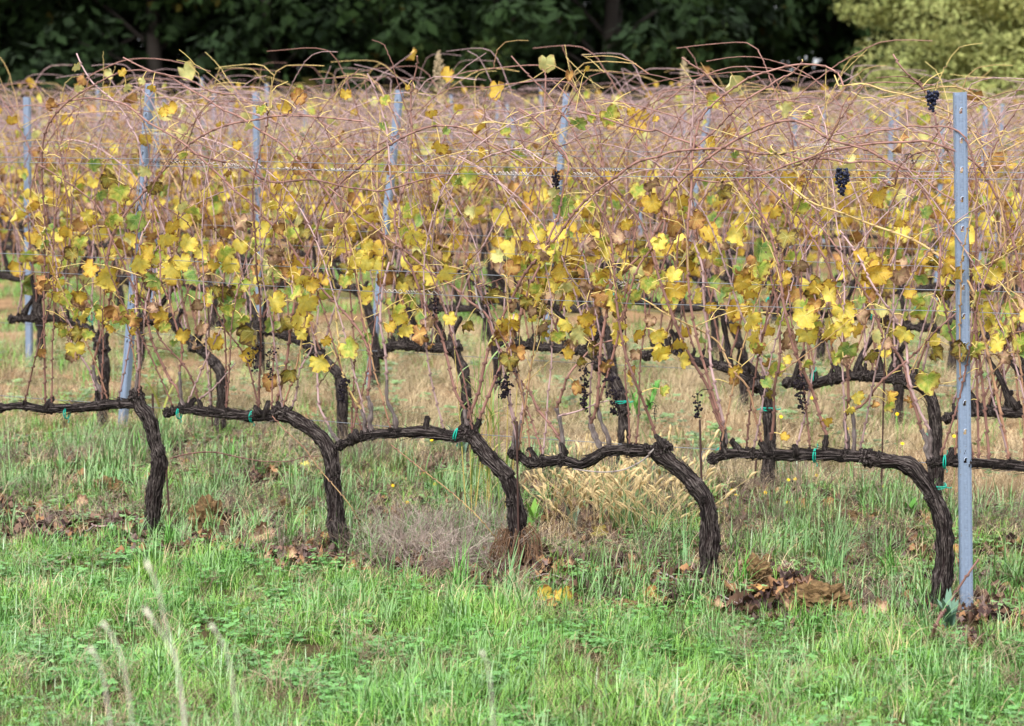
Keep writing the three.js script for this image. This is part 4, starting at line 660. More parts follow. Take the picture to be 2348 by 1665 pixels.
// ---------------------------------------------------------------- rows farther back: six vines, cloned along the rows
const farVines = [];
for (let i = 0; i < 6; i++) {
  const r = makeRng(2200 + i), o = new THREE.Group(), at = (a, h, b = 0) => V(a, h, b), h = rr(r, 0.56, 0.68);
  const wood = [tube(smooth([at(0.02, -0.05), at(0.03, h * 0.5), at(-0.05, h * 0.9), at(-0.12, h)], 0.08), (t) => lerp(0.038, 0.028, t), 7), tube(smooth([at(-0.1, h), at(-0.5, h + rr(r, -0.04, 0.04)), at(-0.9, h)], 0.1), () => 0.024, 7)];
  part('trunk', wood[0], BARK, o); part('cordon', wood[1], BARK, o);
  const canes = [], leaves = {};
  for (let c = 0; c < 22; c++) {
    let a = rr(r, -0.5, 0.5), q = at(-rr(r, 0.05, 0.95), h + 0.03, rr(r, -0.03, 0.03)), side = a > 0 ? 1 : -1; const pts = [q], L = rr(r, 1.1, 2.2);
    for (let s = 0; s < L; s += 0.14) { a += side * rr(r, 0, 0.1) * (q.y > 1.25 ? 2.6 : 0.4) + rr(r, -0.1, 0.1); a = clamp(a, -2, 2); q = q.clone().add(V(Math.sin(a) * 0.14, Math.cos(a) * 0.14, rr(r, -0.03, 0.03))); q.y = Math.min(q.y, 1.95 + 0.2 * (c % 5) / 4 + rr(r, 0, 0.05)); pts.push(q); if (r() < leafChance(q.y + 0.06) * 1.0) for (let n = 0; n < 1 + (r() < 0.5); n++) (leaves[leafClass(r, q.y)] ??= []).push([q.clone().add(V(rr(r, -0.1, 0.1), rr(r, -0.1, 0.07), rr(r, -0.1, 0.1))), rr(r, 0.05, 0.085), leafTurn(r)]); }
    canes.push(caneGeo(pts, 0.0052, 0.0025, pick(r, ['mauve', 'mauve', 'pink', 'mauve', 'half']), 5000 + i * 40 + c, 0).geo);
  }
  part('canes', join(canes), CANE, o).userData.kind = 'stuff';
  for (const [cls, list] of Object.entries(leaves)) part('leaves', join(list.map(([p, s, q]) => pick(r, LEAF_FAR).clone().applyMatrix4(new THREE.Matrix4().compose(p, q, V(s, s, s))))), LEAVES[+cls], o).userData.kind = 'stuff';
  farVines.push(o);
}
{
  const r = makeRng(909); let used = 0; const words = ['', '', '', '', 'fifth', 'sixth', 'seventh', 'eighth', 'ninth', 'tenth', 'eleventh', 'twelfth', 'thirteenth'];
  for (let k = 5; k < ROWS.length; k++) {
    const [a, b] = extent(k), turn = -Math.atan(ROWS[k].s);
    for (let X = a - 0.3; X < b + 0.9; X += 0.84) {
      const i = Math.floor(r() * 6), first = !farVines[i].parent, o = first ? farVines[i] : farVines[i].clone(), p = rowAt(k, X + rr(r, -0.1, 0.1), 0);
      o.name = numbered('grapevine'); o.position.set(p.x, groundY(p.x, p.z), p.z); o.rotation.y = turn; o.scale.set(r() < 0.5 ? 1 : 0.95, rr(r, 0.92, 1.05), 1); scene.add(o);
      tag(o, `blurred yellow and brown vine of the ${words[k]} row back`, 'grapevine', `vines of the ${words[k]} row`);
    }
  }
}

// ---------------------------------------------------------------- grapes and dried bunches (parts of the vine they hang from)
const nearestVine = (p, list) => { let b = list[0], bd = 99, bq = null; for (const v of list) for (const c of v.canes) for (const q of c.pts) { const d = q.distanceTo(p); if (d < bd) { bd = d; b = v; bq = q; } } return [b, bq]; };
const grapeGeo = new THREE.SphereGeometry(1, 12, 9);
const GRAPE = (() => { const map = texture(64, 64, (u, v) => mixc([0.008, 0.008, 0.018], [0.05, 0.06, 0.11], sstep(wrapNoise(u, v, 5, 5, 3) + 0.4 * wrapNoise(u, v, 16, 16, 9), -0.1, 0.8))); return std([1, 1, 1], 0.42, { map }); })();
function grapeBunch(px, py, wpx, hpx, n, seed) {
  const r = makeRng(seed), top = onRow(0, px, py - hpx / 2, -0.1), s = -top.z / FOCAL, [v, q] = nearestVine(top, F), W2 = wpx * s / 2, HH = hpx * s, L = (p) => p.clone().sub(v.base);
  const stems = [tube(smooth([L(q), L(q.clone().lerp(top, 0.5).add(V(0.005, 0.02, 0))), L(top), L(top.clone().add(V(0.004, -HH * 0.5, 0))), L(top.clone().add(V(0, -HH * 0.95, 0)))], 0.01), () => 0.0016, 5)], spots = [];
  for (let i = 0, tries = 0; i < n && tries < 4000; tries++) { const f = Math.pow(r(), 0.9), rad = W2 * (f < 0.15 ? 0.8 : 1.02 - 0.82 * f), a = r() * TAU, k = Math.sqrt(rr(r, 0, 1)), p = top.clone().add(V(Math.cos(a) * rad * k, -f * HH, Math.sin(a) * rad * k * 0.8)), size = rr(r, 0.0058, 0.0078); if (spots.some(([o]) => o.distanceTo(p) < 0.0108)) continue; spots.push([p, size]); i++; }
  for (const [p] of spots) stems.push(tube([L(V(top.x, p.y + 0.008, top.z)), L(p)], () => 0.0009, 3));
  const rachis = part('grape_bunch', join(stems), std([0.2, 0.16, 0.06], 0.7), v.o); rachis.userData.label = 'bunch of ripe black grapes';
  for (const [p, size] of spots) { const m = part('grape', grapeGeo, GRAPE, rachis); m.position.copy(L(p)); m.scale.set(size, size * 1.06, size); m.rotation.set(r() * 6, r() * 6, r() * 6); }
}
grapeBunch(...spot(3, 1402, 872), 42, 62, 52, 1); grapeBunch(...spot(3, 2072, 268), 34, 44, 38, 2);
function driedBunch(k, reg, x, y, wz, hz, seed, berries) {
  const list = k ? S : F, r = makeRng(seed), [px, py] = spot(reg, x, y), c = onRow(k, px, py, -0.06), s = -c.z / FOCAL / ZOOM, HH = hz * s, W2 = wz * s / 2, top = c.clone().add(V(0, HH / 2, 0)), [v, q] = nearestVine(top, list), L = (p) => p.clone().sub(v.base), g = [];
  const axis = smooth([L(q), L(q.clone().lerp(top, 0.6).add(V(0, 0.015, 0))), L(top), L(top.clone().add(V(rr(r, -0.01, 0.01), -HH * 0.5, 0))), L(top.clone().add(V(rr(r, -0.01, 0.01), -HH, 0)))], 0.012); g.push(tube(axis, () => 0.0016, 4));
  const hang = axis.filter((p) => p.y <= top.y - v.base.y + 0.002);
  for (let i = 0; i < 34; i++) {
    const p = pick(r, hang), f = (top.y - v.base.y - p.y) / HH, w = W2 * (1 - 0.65 * f), d = V(rr(r, -1, 1), rr(r, -0.6, 0.35), rr(r, -1, 1)).multiplyScalar(w), e = p.clone().add(d);
    g.push(tube([p, p.clone().lerp(e, 0.5).add(V(0, 0.004, 0)), e], () => 0.0009, 3));
    for (let j = 0; j < berries; j++) { const b = new THREE.IcosahedronGeometry(rr(r, 0.0028, 0.0055), 1), o = e.clone().add(V(rr(r, -0.009, 0.009), rr(r, -0.009, 0.006), rr(r, -0.009, 0.009))); b.scale(1, rr(r, 0.8, 1.5), rr(r, 0.6, 1)).rotateZ(r() * 6).translate(o.x, o.y, o.z); g.push(indexed(b)); }
  }
  part('dried_bunch', join(g), RAISIN, v.o);
}
function indexed(b) { b.setIndex([...Array(b.attributes.position.count).keys()]); return b; }
for (const a of [[0, 5, 1005, 905, 160, 170, 11, 4], [0, 5, 1600, 940, 80, 320, 12, 3], [0, 5, 1800, 985, 130, 270, 13, 3], [0, 6, 322, 1075, 75, 160, 14, 1], [0, 6, 1105, 990, 110, 240, 15, 2], [0, 4, 1400, 725, 110, 160, 16, 1], [0, 4, 1530, 760, 80, 210, 17, 1], [0, 2, 1372, 850, 55, 110, 18, 2], [1, 5, 872, 285, 45, 190, 19, 3], [0, 5, 2120, 1130, 80, 130, 20, 0], [0, 4, 2070, 960, 60, 150, 21, 2], [0, 5, 470, 310, 60, 150, 22, 1], [0, 3, 1920, 700, 60, 60, 23, 0]]) driedBunch(...a);

// ---------------------------------------------------------------- ties, stakes, clips
const tieGeo = join([new THREE.TorusGeometry(1, 0.1, 6, 20), new THREE.TorusGeometry(1.02, 0.09, 6, 20).rotateY(0.35), tube([V(0.2, 0.95, 0.2), V(0.5, 1.3, 0.3), V(0.6, 1.7, 0.2)], () => 0.09, 5), tube([V(-0.1, -1, 0.2), V(0.1, -1.3, 0.4), V(-0.2, -1.6, 0.4)], () => 0.08, 5)]);
for (const [k, reg, x, y, rad, axis, label] of [
  [0, 4, 10, 1128, 0.027, 0, 'green tie on the front arm at the grassy edge'], [0, 4, 848, 1130, 0.026, 0, 'green tie on the knotted arm tip of the second front vine'],
  [0, 4, 1390, 1155, 0.026, 0, 'green tie midway along the arm of the second front vine'], [0, 5, 640, 1290, 0.03, 0.2, 'short green tie under the head of the middle front vine'],
  [0, 6, 487, 1392, 0.012, 1.2, 'tiny green tie on the spur above the arm tip, fifth front vine'], [0, 6, 1197, 1445, 0.027, 0, 'green tie in the middle of the level arm, fifth front vine'],
  [0, 6, 2165, 1490, 0.026, 0, 'green tie on the arm tip beside the bow-shaped front trunk'],
  [1, 5, 1870, 1035, 0.034, 1.45, 'thin green tie round a second-row trunk, behind dried grapes'], [1, 6, 850, 1085, 0.036, 1.5, 'dangling green tie round the second-row trunk above dry grass'],
  [1, 6, 1185, 862, 0.03, 0, 'green tie on the thick level second-row arm'], [1, 9, 2120, 305, 0.036, 1.5, 'green tie round the trunk close behind the bow-shaped front trunk'],
  [1, 6, 2035, 1290, 0.02, 1.0, 'green tie on a spur behind the arching front trunk'], [1, 4, 190, 412, 0.03, 0, 'green tie on the second-row arm behind yellow leaves at the edge'],
  [2, 6, 845, 298, 0.03, 0.2, 'blurred green tie on a third-row arm over the level arms'], [2, 6, 1950, 375, 0.03, 0, 'blurred green tie on a third-row arm near the end post'], [2, 6, 1630, 402, 0.03, 0.2, 'blurred green tie on a third-row arm, second from the end post'],
  [2, 5, 1815, 268, 0.028, 0, 'blurred green tie on a third-row arm above the dried bunches'], [2, 5, 2050, 305, 0.028, 0, 'blurred green tie on a third-row arm beside yellow leaves'],
]) {
  const p = onRow(k, ...spot(reg, x, y)), m = meshThing('plastic_tie', tieGeo, TIE, label, 'tie', 'green plastic vine ties');
  m.position.copy(p); m.scale.setScalar(rad); m.rotation.set(0, Math.PI / 2 - Math.atan(ROWS[k].s), 0); if (axis) m.rotation.set(axis * 1.05, Math.PI / 2 - 0.45, 0, 'YXZ');
}
function stake(k, a, b, label, off = -0.03) {
  const top = onRow(k, ...spot(...a), off), foot = onRow(k, ...spot(...b), off), g = groundY(foot.x, foot.z); foot.y = Math.min(foot.y, g); foot.y -= 0.12;
  const o = thing('iron_stake', label, 'stake', V(foot.x, g, foot.z), 'thin iron stakes beside the vines'), L = (p) => p.clone().sub(o.position);
  part('rod', tube(smooth([L(foot), L(foot.clone().lerp(top, 0.5)), L(top)], 0.08), (t, run) => 0.0048 + 0.0006 * Math.sin(run * 260), 7), RUST, o);
  return o;
}
function clip(o, k, reg, x, y, h) { const p = onRow(k, ...spot(reg, x, y), -0.037).sub(o.position), q = []; for (let i = 0; i <= 14; i++) { const t = i / 14 * TAU; q.push(p.clone().add(V(Math.sin(t) * 0.007 * (1 + 0.25 * Math.cos(t)), Math.cos(t) * h, 0.004))); } part('wire_clip', tube(q, () => 0.0014, 5), WIRE, o); }
stake(0, [7, 752, 190], [7, 792, 680], 'thin rusty stake beside the upright dark front trunk');
stake(0, [4, 648, 985], [4, 668, 1180], 'short rusty stake tip against the first front trunk', 0.05);
clip(stake(0, [5, 1088, 1190], [8, 1106, 860], 'rusty stake with a wire clip beside the middle front trunk', -0.045), 0, 5, 1092, 1358, 0.026);
clip(stake(0, [6, 340, 1180], [9, 392, 420], 'rusty stake with a wire clip beside the knotted front trunk', 0.03), 0, 6, 366, 1450, 0.022);
stake(1, [4, 1062, 340], [4, 1100, 1240], 'thin rusty stake beside a second-row trunk of the grassy side');
stake(1, [6, 760, 1480], [9, 740, 360], 'dark stake beside the second-row trunk above dry grass');
stake(1, [6, 1730, 260], [9, 1690, 400], 'thin dark stake behind the level arm near the arching trunk');

// ---------------------------------------------------------------- dried tendrils wound round the wires
function tangle(k, h, x0, x1, drop, seed, label, off = 0) {
  const r = makeRng(seed), list = [], n = Math.ceil(Math.abs(x1 - x0) / 0.045) + 1;
  for (let i = 0; i < n; i++) {
    const X = lerp(x0, x1, (i + r()) / n), pale = r() < 0.68, base = pale ? [0.5, 0.45, 0.41] : [0.05, 0.038, 0.034], pts = [], turns = rr(r, 2, 5), w = rr(r, 0.015, 0.05), rad = rr(r, 0.0035, 0.007);
    for (let j = 0; j <= turns * 9; j++) { const t = j / (turns * 9), a = t * turns * TAU, p = rowAt(k, X + (t - 0.5) * w * 2, h, off); p.y += Math.cos(a) * rad; p.z += Math.sin(a) * rad; pts.push(p); }
    const end = pts[pts.length - 1]; if (r() < 0.5) for (let j = 1; j < 6; j++) pts.push(end.clone().add(V(Math.sin(j * 1.1 + seed) * 0.008 * j * 0.5, -drop * j / 5 * r(), rr(r, -0.006, 0.006))));
    list.push(tube(pts, () => 0.0013, 4, { color: () => tint(base, rr(r, 0.75, 1.2)) }));
  }
  meshThing('dried_tendril', join(list), TENDRIL, label, 'tendril', 'dried tendrils wound on the wires');
}
const wx = (k, reg, x, y) => onRow(k, ...spot(reg, x, y)).x, wh = (k, reg, x, y) => onRow(k, ...spot(reg, x, y)).y;
[[0, 1, 670, 1090, 722, 0.03, 'long pale tendril coil on the top front wire beside the leaning post'], [0, 1, 1190, 1290, 742, 0.02, 'short pale tendril coil on the top front wire'], [0, 1, 1370, 1440, 760, 0.11, 'tendril tangle hanging low from the top wire before the upright post'],
  [0, 1, 1640, 1720, 768, 0.03, 'small dark tendril coil between two tangles on the top wire'], [0, 1, 1950, 2115, 778, 0.03, 'dark tendril coil on the top wire left of the third-row post'], [0, 2, 780, 1200, 803, 0.05, 'thickest tendril coil on the top wire at the middle'],
  [0, 2, 1540, 1640, 806, 0.03, 'dark tendril coil on the top wire behind crossing canes'], [0, 2, 1700, 1900, 780, 0.02, 'thin pale tendril coil on the upper of the top wires'], [0, 3, 390, 565, 803, 0.02, 'dark tendril coil on the top wire beyond the crossing canes'],
  [0, 1, 540, 690, 1485, 0.02, 'pale tendril coil on the middle wire over yellow leaves'], [0, 5, 1755, 1935, 150, 0.02, 'pale tendril coil on the middle wire above the green tie'], [0, 5, 120, 560, 224, 0.02, 'long pale tendril coil on the lower middle wire'],
  [1, 1, 600, 770, 508, 0.02, 'pale tendril coil on a second-row wire at the leaning post'], [1, 2, 690, 870, 642, 0.03, 'blurred tendril coil on the second-row top wire, middle'], [1, 2, 1180, 1420, 660, 0.02, 'blurred thin tendril coil on the second-row top wire'], [1, 3, 1090, 1360, 590, 0.02, 'blurred tendril coil on the second-row wire near the grapes'], [1, 3, 1700, 2200, 720, 0.02, 'blurred tendril coil on the second-row wire near the end post'],
].forEach(([k, reg, a, b, y, drop, label], i) => tangle(k, wh(k, reg, (a + b) / 2, y), wx(k, reg, a, y), wx(k, reg, b, y), drop, 40 + i, label));

// ---------------------------------------------------------------- lying canes and sticks
const rod = (name, pts, r0, r1, kind, label, category, seed) => meshThing(name, caneGeo(pts, r0, r1, kind, seed).geo, CANE, label, category);
rod('loose_cane', trace(0, [[7, 780, 105, 900, 70, 1100, 55, 1300, 95, 1500, 125, 1680, 120, 1780, 90, 1900, 85]], 0.25), 0.0035, 0.002, 'red', 'thin reddish cane bowed between the first two front trunks', 'cane', 81);
rod('loose_cane', trace(0, [[5, 2110, 1395, 2040, 1470, 1960, 1520, 1880, 1552, 1760, 1568, 1640, 1562, 1510, 1545]], -0.04), 0.0035, 0.0025, 'grey', 'pale grey cane curving under the sagging front arm', 'cane', 82);
rod('loose_cane', [onGround(...spot(9, 2060, 1460), 0.03), onGround(...spot(9, 2110, 1320), 0.12), onRow(0, ...spot(9, 2200, 1180), -0.3), onRow(0, ...spot(9, 2300, 1020), -0.3), onRow(0, ...spot(9, 2420, 850), -0.28)], 0.006, 0.004, 'red', 'brown stick slanting up from the grass at the end post', 'stick', 83);
rod('dry_stalk', [...trace(0, [[8, 150, 0, 350, 160, 570, 330, 720, 460, 830, 570]], -0.1), onGround(...spot(8, 1030, 905), 0.02)], 0.0026, 0.002, 'half', 'long thin dry stalk slanting down before the middle front trunk', 'stalk', 84);
rod('dry_stalk', [...trace(0, [[4, 1540, 1150, 1650, 1270, 1780, 1390, 1880, 1530]], -0.08), onRow(0, ...spot(7, 2140, 480), -0.12), onGround(...spot(7, 2210, 720), 0.02)], 0.0024, 0.0018, 'half', 'rusty thin stalk crossing the second front trunk', 'stalk', 85);
const lie = (reg, list, r0, kind, label, seed) => { const p = []; for (let i = 0; i < list.length; i += 2) p.push(onGround(...spot(reg, list[i], list[i + 1]), 0.025)); rod('fallen_stick', p, r0, r0 * 0.7, kind, label, 'stick', seed); };
lie(9, [-420, 900, -280, 910, -100, 935, 60, 960, 200, 1010, 340, 1080, 460, 1150, 620, 1215], 0.0042, 'grey', 'long pale stick lying before the knotted front trunk', 86);
lie(9, [-100, 930, 120, 1010, 280, 1070, 420, 1140, 560, 1190], 0.0025, 'grey', 'thin pale stick beside the long one at the knotted trunk', 87);
lie(7, [0, 548, 120, 552, 250, 580, 380, 600, 470, 650, 570, 710], 0.0045, 'pink', 'pinkish stick lying before the upright dark trunk', 88);
lie(7, [30, 850, 60, 760, 130, 680, 205, 615], 0.0055, 'grey', 'short pale stick at the grassy edge', 89);
lie(8, [1080, 940, 1200, 990, 1320, 1020, 1500, 1025, 1640, 985, 1760, 920], 0.003, 'grey', 'thin pale twig curving before the brown tussock', 90);
lie(7, [960, 1600, 1080, 1530, 1200, 1440, 1370, 1370], 0.003, 'grey', 'dry twig among the clover in the near grass', 91);

// ---------------------------------------------------------------- soil clods
{
  const map = texture(128, 128, (u, v) => mixc([0.03, 0.018, 0.009], [0.2, 0.125, 0.058], clamp(0.5 + 0.4 * wrapNoise(u, v, 6, 14) + 0.3 * wrapNoise(u, v, 30, 50, 4), 0, 1))), CLOD = std([1, 1, 1], 1, { map, bumpMap: map.clone(), bumpScale: 0.02 }); CLOD.bumpMap.colorSpace = THREE.NoColorSpace;
  const list = [[9, 1250, 1140, 380, 230, 'largest ochre soil clod below the arching trunk'], [9, 770, 930, 240, 200, 'ochre soil clod right of the knotted front trunk'], [7, 300, 310, 230, 150, 'ochre soil clod left of the upright dark trunk'], [7, 1640, 470, 160, 130, 'soil clod before the second front trunk'], [7, 1040, 530, 330, 260, 'dark soil clod with dead roots beside the thin stake'], [9, 1450, 560, 260, 130, 'brown soil clod in the shade of the arching vine'], [8, 1650, 270, 160, 100, 'small brown clod behind the sagging arm'], [9, 450, 1220, 180, 70, 'low clod before the knotted trunk'], [8, 1950, 970, 300, 120, 'flat ochre clod between two front trunks'], [8, 1900, 1220, 240, 130, 'rooty clod at the edge of the grass']];
  list.forEach(([reg, x, y, w, h, label], i) => {
    const p = onGround(...spot(reg, x, y + h / 2)), s = -p.z / FOCAL / ZOOM, g = new THREE.IcosahedronGeometry(1, 9), a = g.attributes.position, v = V(0, 0, 0);
    for (let j = 0; j < a.count; j++) { v.fromBufferAttribute(a, j); v.multiplyScalar(1 + 0.25 * n3(v.x * 1.4 + i * 7, v.y * 1.4, v.z * 1.4) + 0.3 * (0.5 - Math.abs(n3(v.x * 3.4, v.y * 3.4 + i * 5, v.z * 3.4))) + 0.12 * n3(v.x * 9, v.y * 13, v.z * 9 + i)); a.setXYZ(j, v.x, v.y, v.z); }
    g.scale(w * s * 0.5, h * s * 0.62, w * s * 0.4); g.deleteAttribute('normal'); g.computeVertexNormals();
    const m = meshThing('soil_clod', g, CLOD, label, 'clod', 'clods of ochre soil'); m.position.set(p.x, p.y + h * s * 0.26, p.z - w * s * 0.3); m.rotation.y = i * 1.3;
  });
}

// ---------------------------------------------------------------- ground cover
const blade = (list, base, dir, h, w, lean, segs, r, twist = 0.6) => {
  const pos = [], nor = [], uv = [], idx = [], side = V(-dir.z, 0, dir.x), b = r() * twist; side.applyAxisAngle(V(0, 1, 0), b);
  for (let i = 0; i <= segs; i++) {
    const t = i / segs, a = lean * t, out = h * (1 - Math.cos(a)) / Math.max(lean, 0.05), up = h * Math.sin(a) / Math.max(lean, 0.05), c = base.clone().addScaledVector(dir, out).add(V(0, up, 0)), ww = w * (t < 0.25 ? 0.75 + t : 1) * Math.pow(1 - t, 0.6) / 2, nn = dir.clone().multiplyScalar(-Math.cos(a)).add(V(0, Math.sin(a), 0)).lerp(V(0, 1, 0), 0.35).normalize();
    if (i === segs) { pos.push(c.x, c.y, c.z); nor.push(nn.x, nn.y, nn.z); uv.push(0.5, t); idx.push(2 * i - 2, 2 * i - 1, 2 * i); } else { for (const q of [-1, 1]) { pos.push(c.x + side.x * ww * q, c.y + side.y * ww * q, c.z + side.z * ww * q); nor.push(nn.x, nn.y, nn.z); uv.push(0.5 + q / 2, t); } if (i) idx.push(2 * i - 2, 2 * i - 1, 2 * i + 1, 2 * i - 2, 2 * i + 1, 2 * i); }
  }
  const g = new THREE.BufferGeometry(); g.setAttribute('position', new THREE.Float32BufferAttribute(pos, 3)); g.setAttribute('normal', new THREE.Float32BufferAttribute(nor, 3)); g.setAttribute('uv', new THREE.Float32BufferAttribute(uv, 2)); g.setIndex(idx); list.push(g);
};
function tuft(seed, n, h0, h1, w, spread, leanMax, segs = 4, leanMin = 0.15) { const r = makeRng(seed), l = []; for (let i = 0; i < n; i++) { const a = r() * TAU, d = V(Math.cos(a), 0, Math.sin(a)), p = V(rr(r, -1, 1) * spread, -0.01, rr(r, -1, 1) * spread); blade(l, p, d, rr(r, h0, h1), w * rr(r, 0.7, 1.3), rr(r, leanMin, leanMax), segs, r); } return join(l); }
function cloverGeo(seed, n) {
  const r = makeRng(seed), l = [];
  for (let i = 0; i < n; i++) {
    const a = r() * TAU, q = r() * 0.05, h = rr(r, 0.015, 0.06), c = V(Math.cos(a) * q, h, Math.sin(a) * q), R = rr(r, 0.007, 0.013), ph = r() * 6;
    for (let m = 0; m < 3; m++) { const b = ph + m * TAU / 3, g = new THREE.CircleGeometry(R, 6); g.scale(1, 0.8, 1).rotateX(-Math.PI / 2 + rr(r, -0.4, 0.4)).translate(R, 0, 0).rotateY(b).translate(c.x, c.y, c.z); l.push(g); }
  }
  return join(l);
}
function twigGeo(seed, n, h, col) {
  const r = makeRng(seed), l = [];
  for (let i = 0; i < n; i++) {
    const a = r() * TAU, lean = rr(r, 0.2, 1.2), d = V(Math.cos(a) * Math.sin(lean), Math.cos(lean), Math.sin(a) * Math.sin(lean)), L = h * rr(r, 0.5, 1.1), p0 = V(rr(r, -0.03, 0.03), -0.01, rr(r, -0.03, 0.03)), p1 = p0.clone().addScaledVector(d, L * 0.5).add(V(0, 0.01, 0)), p2 = p0.clone().addScaledVector(d, L).add(V(rr(r, -0.03, 0.03), -L * 0.12, rr(r, -0.03, 0.03)));
    l.push(tube([p0, p1, p2], (t) => lerp(0.0014, 0.0007, t), 3, { caps: false }));
    for (let j = 0; j < 3; j++) { const s = p0.clone().lerp(p2, rr(r, 0.3, 0.95)); s.y += 0.008; l.push(tube([s, s.clone().add(V(rr(r, -0.05, 0.05), rr(r, 0, 0.05), rr(r, -0.05, 0.05)))], () => 0.0007, 3, { caps: false })); }
  }
  return join(l);
}
const GREEN = thin([1, 1, 1], 0.42, { roughness: 0.34, specularIntensity: 0.7 }), STRAW = thin([1, 1, 1], 0.25, { roughness: 0.8 }), TWIG = std([1, 1, 1], 0.9);
function scatter(name, geo, mat, label, category, n, seed, place, color) {
  const r = makeRng(seed), M = new THREE.Matrix4(), mats = [], cols = [], q = new THREE.Quaternion(), up = V(0, 1, 0), c = new THREE.Color();
  for (let tries = 0; mats.length < n && tries < n * 40; tries++) {
    const p = place(r); if (!p) continue;
    q.setFromEuler(new THREE.Euler(rr(r, -0.15, 0.15), r() * TAU, rr(r, -0.15, 0.15))); const s = p[2];
    mats.push(new THREE.Matrix4().compose(V(p[0], groundY(p[0], p[1]) + (p[3] ?? 0), p[1]), q, V(s, s * rr(r, 0.8, 1.2), s))); cols.push(color(r, p[0], p[1]));
  }
  const m = shadows(new THREE.InstancedMesh(geo, mat, mats.length)); m.name = numbered(name);
  mats.forEach((x, i) => { m.setMatrixAt(i, x); m.setColorAt(i, c.setRGB(...cols[i])); });
  scene.add(m); tag(m, label, category, null, 'stuff'); return m;
}
const halfW = (d) => d * PW / 2 / FOCAL * 1.06 + 0.15;
const inView = (r, d0, d1) => { const d = Math.sqrt(lerp(d0 * d0, d1 * d1, r())); return [rr(r, -halfW(d), halfW(d)), -d]; };
const grassColor = (r, x, z) => { const k = n2(x * 1.3, z * 1.3) * 0.5 + 0.5; let c = mixc([0.105, 0.29, 0.04], [0.25, 0.44, 0.07], clamp(k + rr(r, -0.4, 0.4), 0, 1)); if (r() < 0.05) c = [0.5, 0.42, 0.2]; return tint(c, rr(r, 0.75, 1.25)); };
const bluish = (r) => tint(mixc([0.12, 0.27, 0.06], [0.28, 0.42, 0.18], r()), rr(r, 0.8, 1.25));
const strawColor = (r) => tint(mixc([0.4, 0.3, 0.17], [0.58, 0.46, 0.28], r()), rr(r, 0.65, 1.15));
const edge = (x, z) => rowDepth(0, x, z) + 0.34 + 0.18 * n2(x * 1.4, z * 1.4) + 0.1 * n2(x * 5, z * 5);   // below 0: the mown green strip
const grassGeos = [tuft(1, 16, 0.035, 0.1, 0.0036, 0.035, 2.0), tuft(2, 13, 0.05, 0.15, 0.0045, 0.035, 2.4, 5), tuft(3, 9, 0.07, 0.2, 0.0062, 0.03, 2.3, 6)];
const front1 = (r) => { const [x, z] = inView(r, 5.2, 10); if (edge(x, z) > 0) return null; if (n2(x * 2.6 + 40, z * 2.6) + 0.5 * n2(x * 7, z * 7 + 60) < -0.5 && r() < 0.8) return null; return [x, z, rr(r, 0.5, 1.0) * (1 + 0.4 * n2(x * 1.1 + 7, z * 1.1) + 0.2 * n2(x * 4, z * 4 + 8))]; };
scatter('green_grass', grassGeos[0], GREEN, 'short fresh green grass covering the strip before the front row', 'grass', 7600, 1, front1, grassColor);
scatter('green_grass', grassGeos[1], GREEN, 'longer bending green grass blades in the near strip', 'grass', 3200, 2, front1, grassColor);
scatter('pale_grass', grassGeos[2], GREEN, 'broad pale blue green blades scattered through the near grass', 'grass', 1300, 3, front1, bluish);
scatter('clover', cloverGeo(4, 7), GREEN, 'low dark clover and weeds between the near grass blades', 'clover', 2800, 4, (r) => { const p = front1(r); return p && n2(p[0] * 1.6 + 20, p[1] * 1.6) > -0.35 ? [p[0], p[1], rr(r, 0.5, 0.95)] : null; }, (r) => tint([0.1, 0.25, 0.055], rr(r, 0.7, 1.5)));
scatter('green_grass', grassGeos[1], GREEN, 'patchy green grass among litter under the front vines', 'grass', 2900, 5, (r) => { const [x, z] = inView(r, 8, 13); const e = edge(x, z), d2 = rowDepth(1, x, z); if (e < 0 || d2 > 0.3) return null; const w = e < 0.5 ? 0.04 + 0.2 * (n2(x * 3.5 + 3, z * 3.5) > 0.25) : clamp(0.25 + 0.75 * n2(x * 1.5 + 3, z * 1.5) + (x < -0.5 ? 0.4 : 0) + (x > 0.75 ? 0.35 : 0), 0.03, 1); return r() < w ? [x, z, rr(r, 0.5, 1.0)] : null; }, grassColor);
scatter('clover', cloverGeo(24, 7), GREEN, 'low green weeds between the first two rows', 'clover', 1500, 25, (r) => { const [x, z] = inView(r, 8, 12.5); if (edge(x, z) < 0.1 || rowDepth(1, x, z) > 0.2) return null; return n2(x * 1.7 + 60, z * 1.7) > 0.05 ? [x, z, rr(r, 0.5, 1)] : null; }, (r) => tint([0.14, 0.28, 0.07], rr(r, 0.6, 1.4)));
scatter('pale_grass', grassGeos[2], GREEN, 'broad bending grass blades between the first two rows', 'grass', 1000, 6, (r) => { const [x, z] = inView(r, 8, 12.5); if (edge(x, z) < 0 || rowDepth(1, x, z) > 0.2) return null; return n2(x * 1.2 + 50, z * 1.2) > 0.05 ? [x, z, rr(r, 0.8, 1.4)] : null; }, bluish);
const strawGeo = tuft(11, 18, 0.1, 0.3, 0.0026, 0.07, 3.0, 6, 0.8), strawLow = tuft(12, 18, 0.08, 0.2, 0.0026, 0.07, 3.0, 5, 0.8);
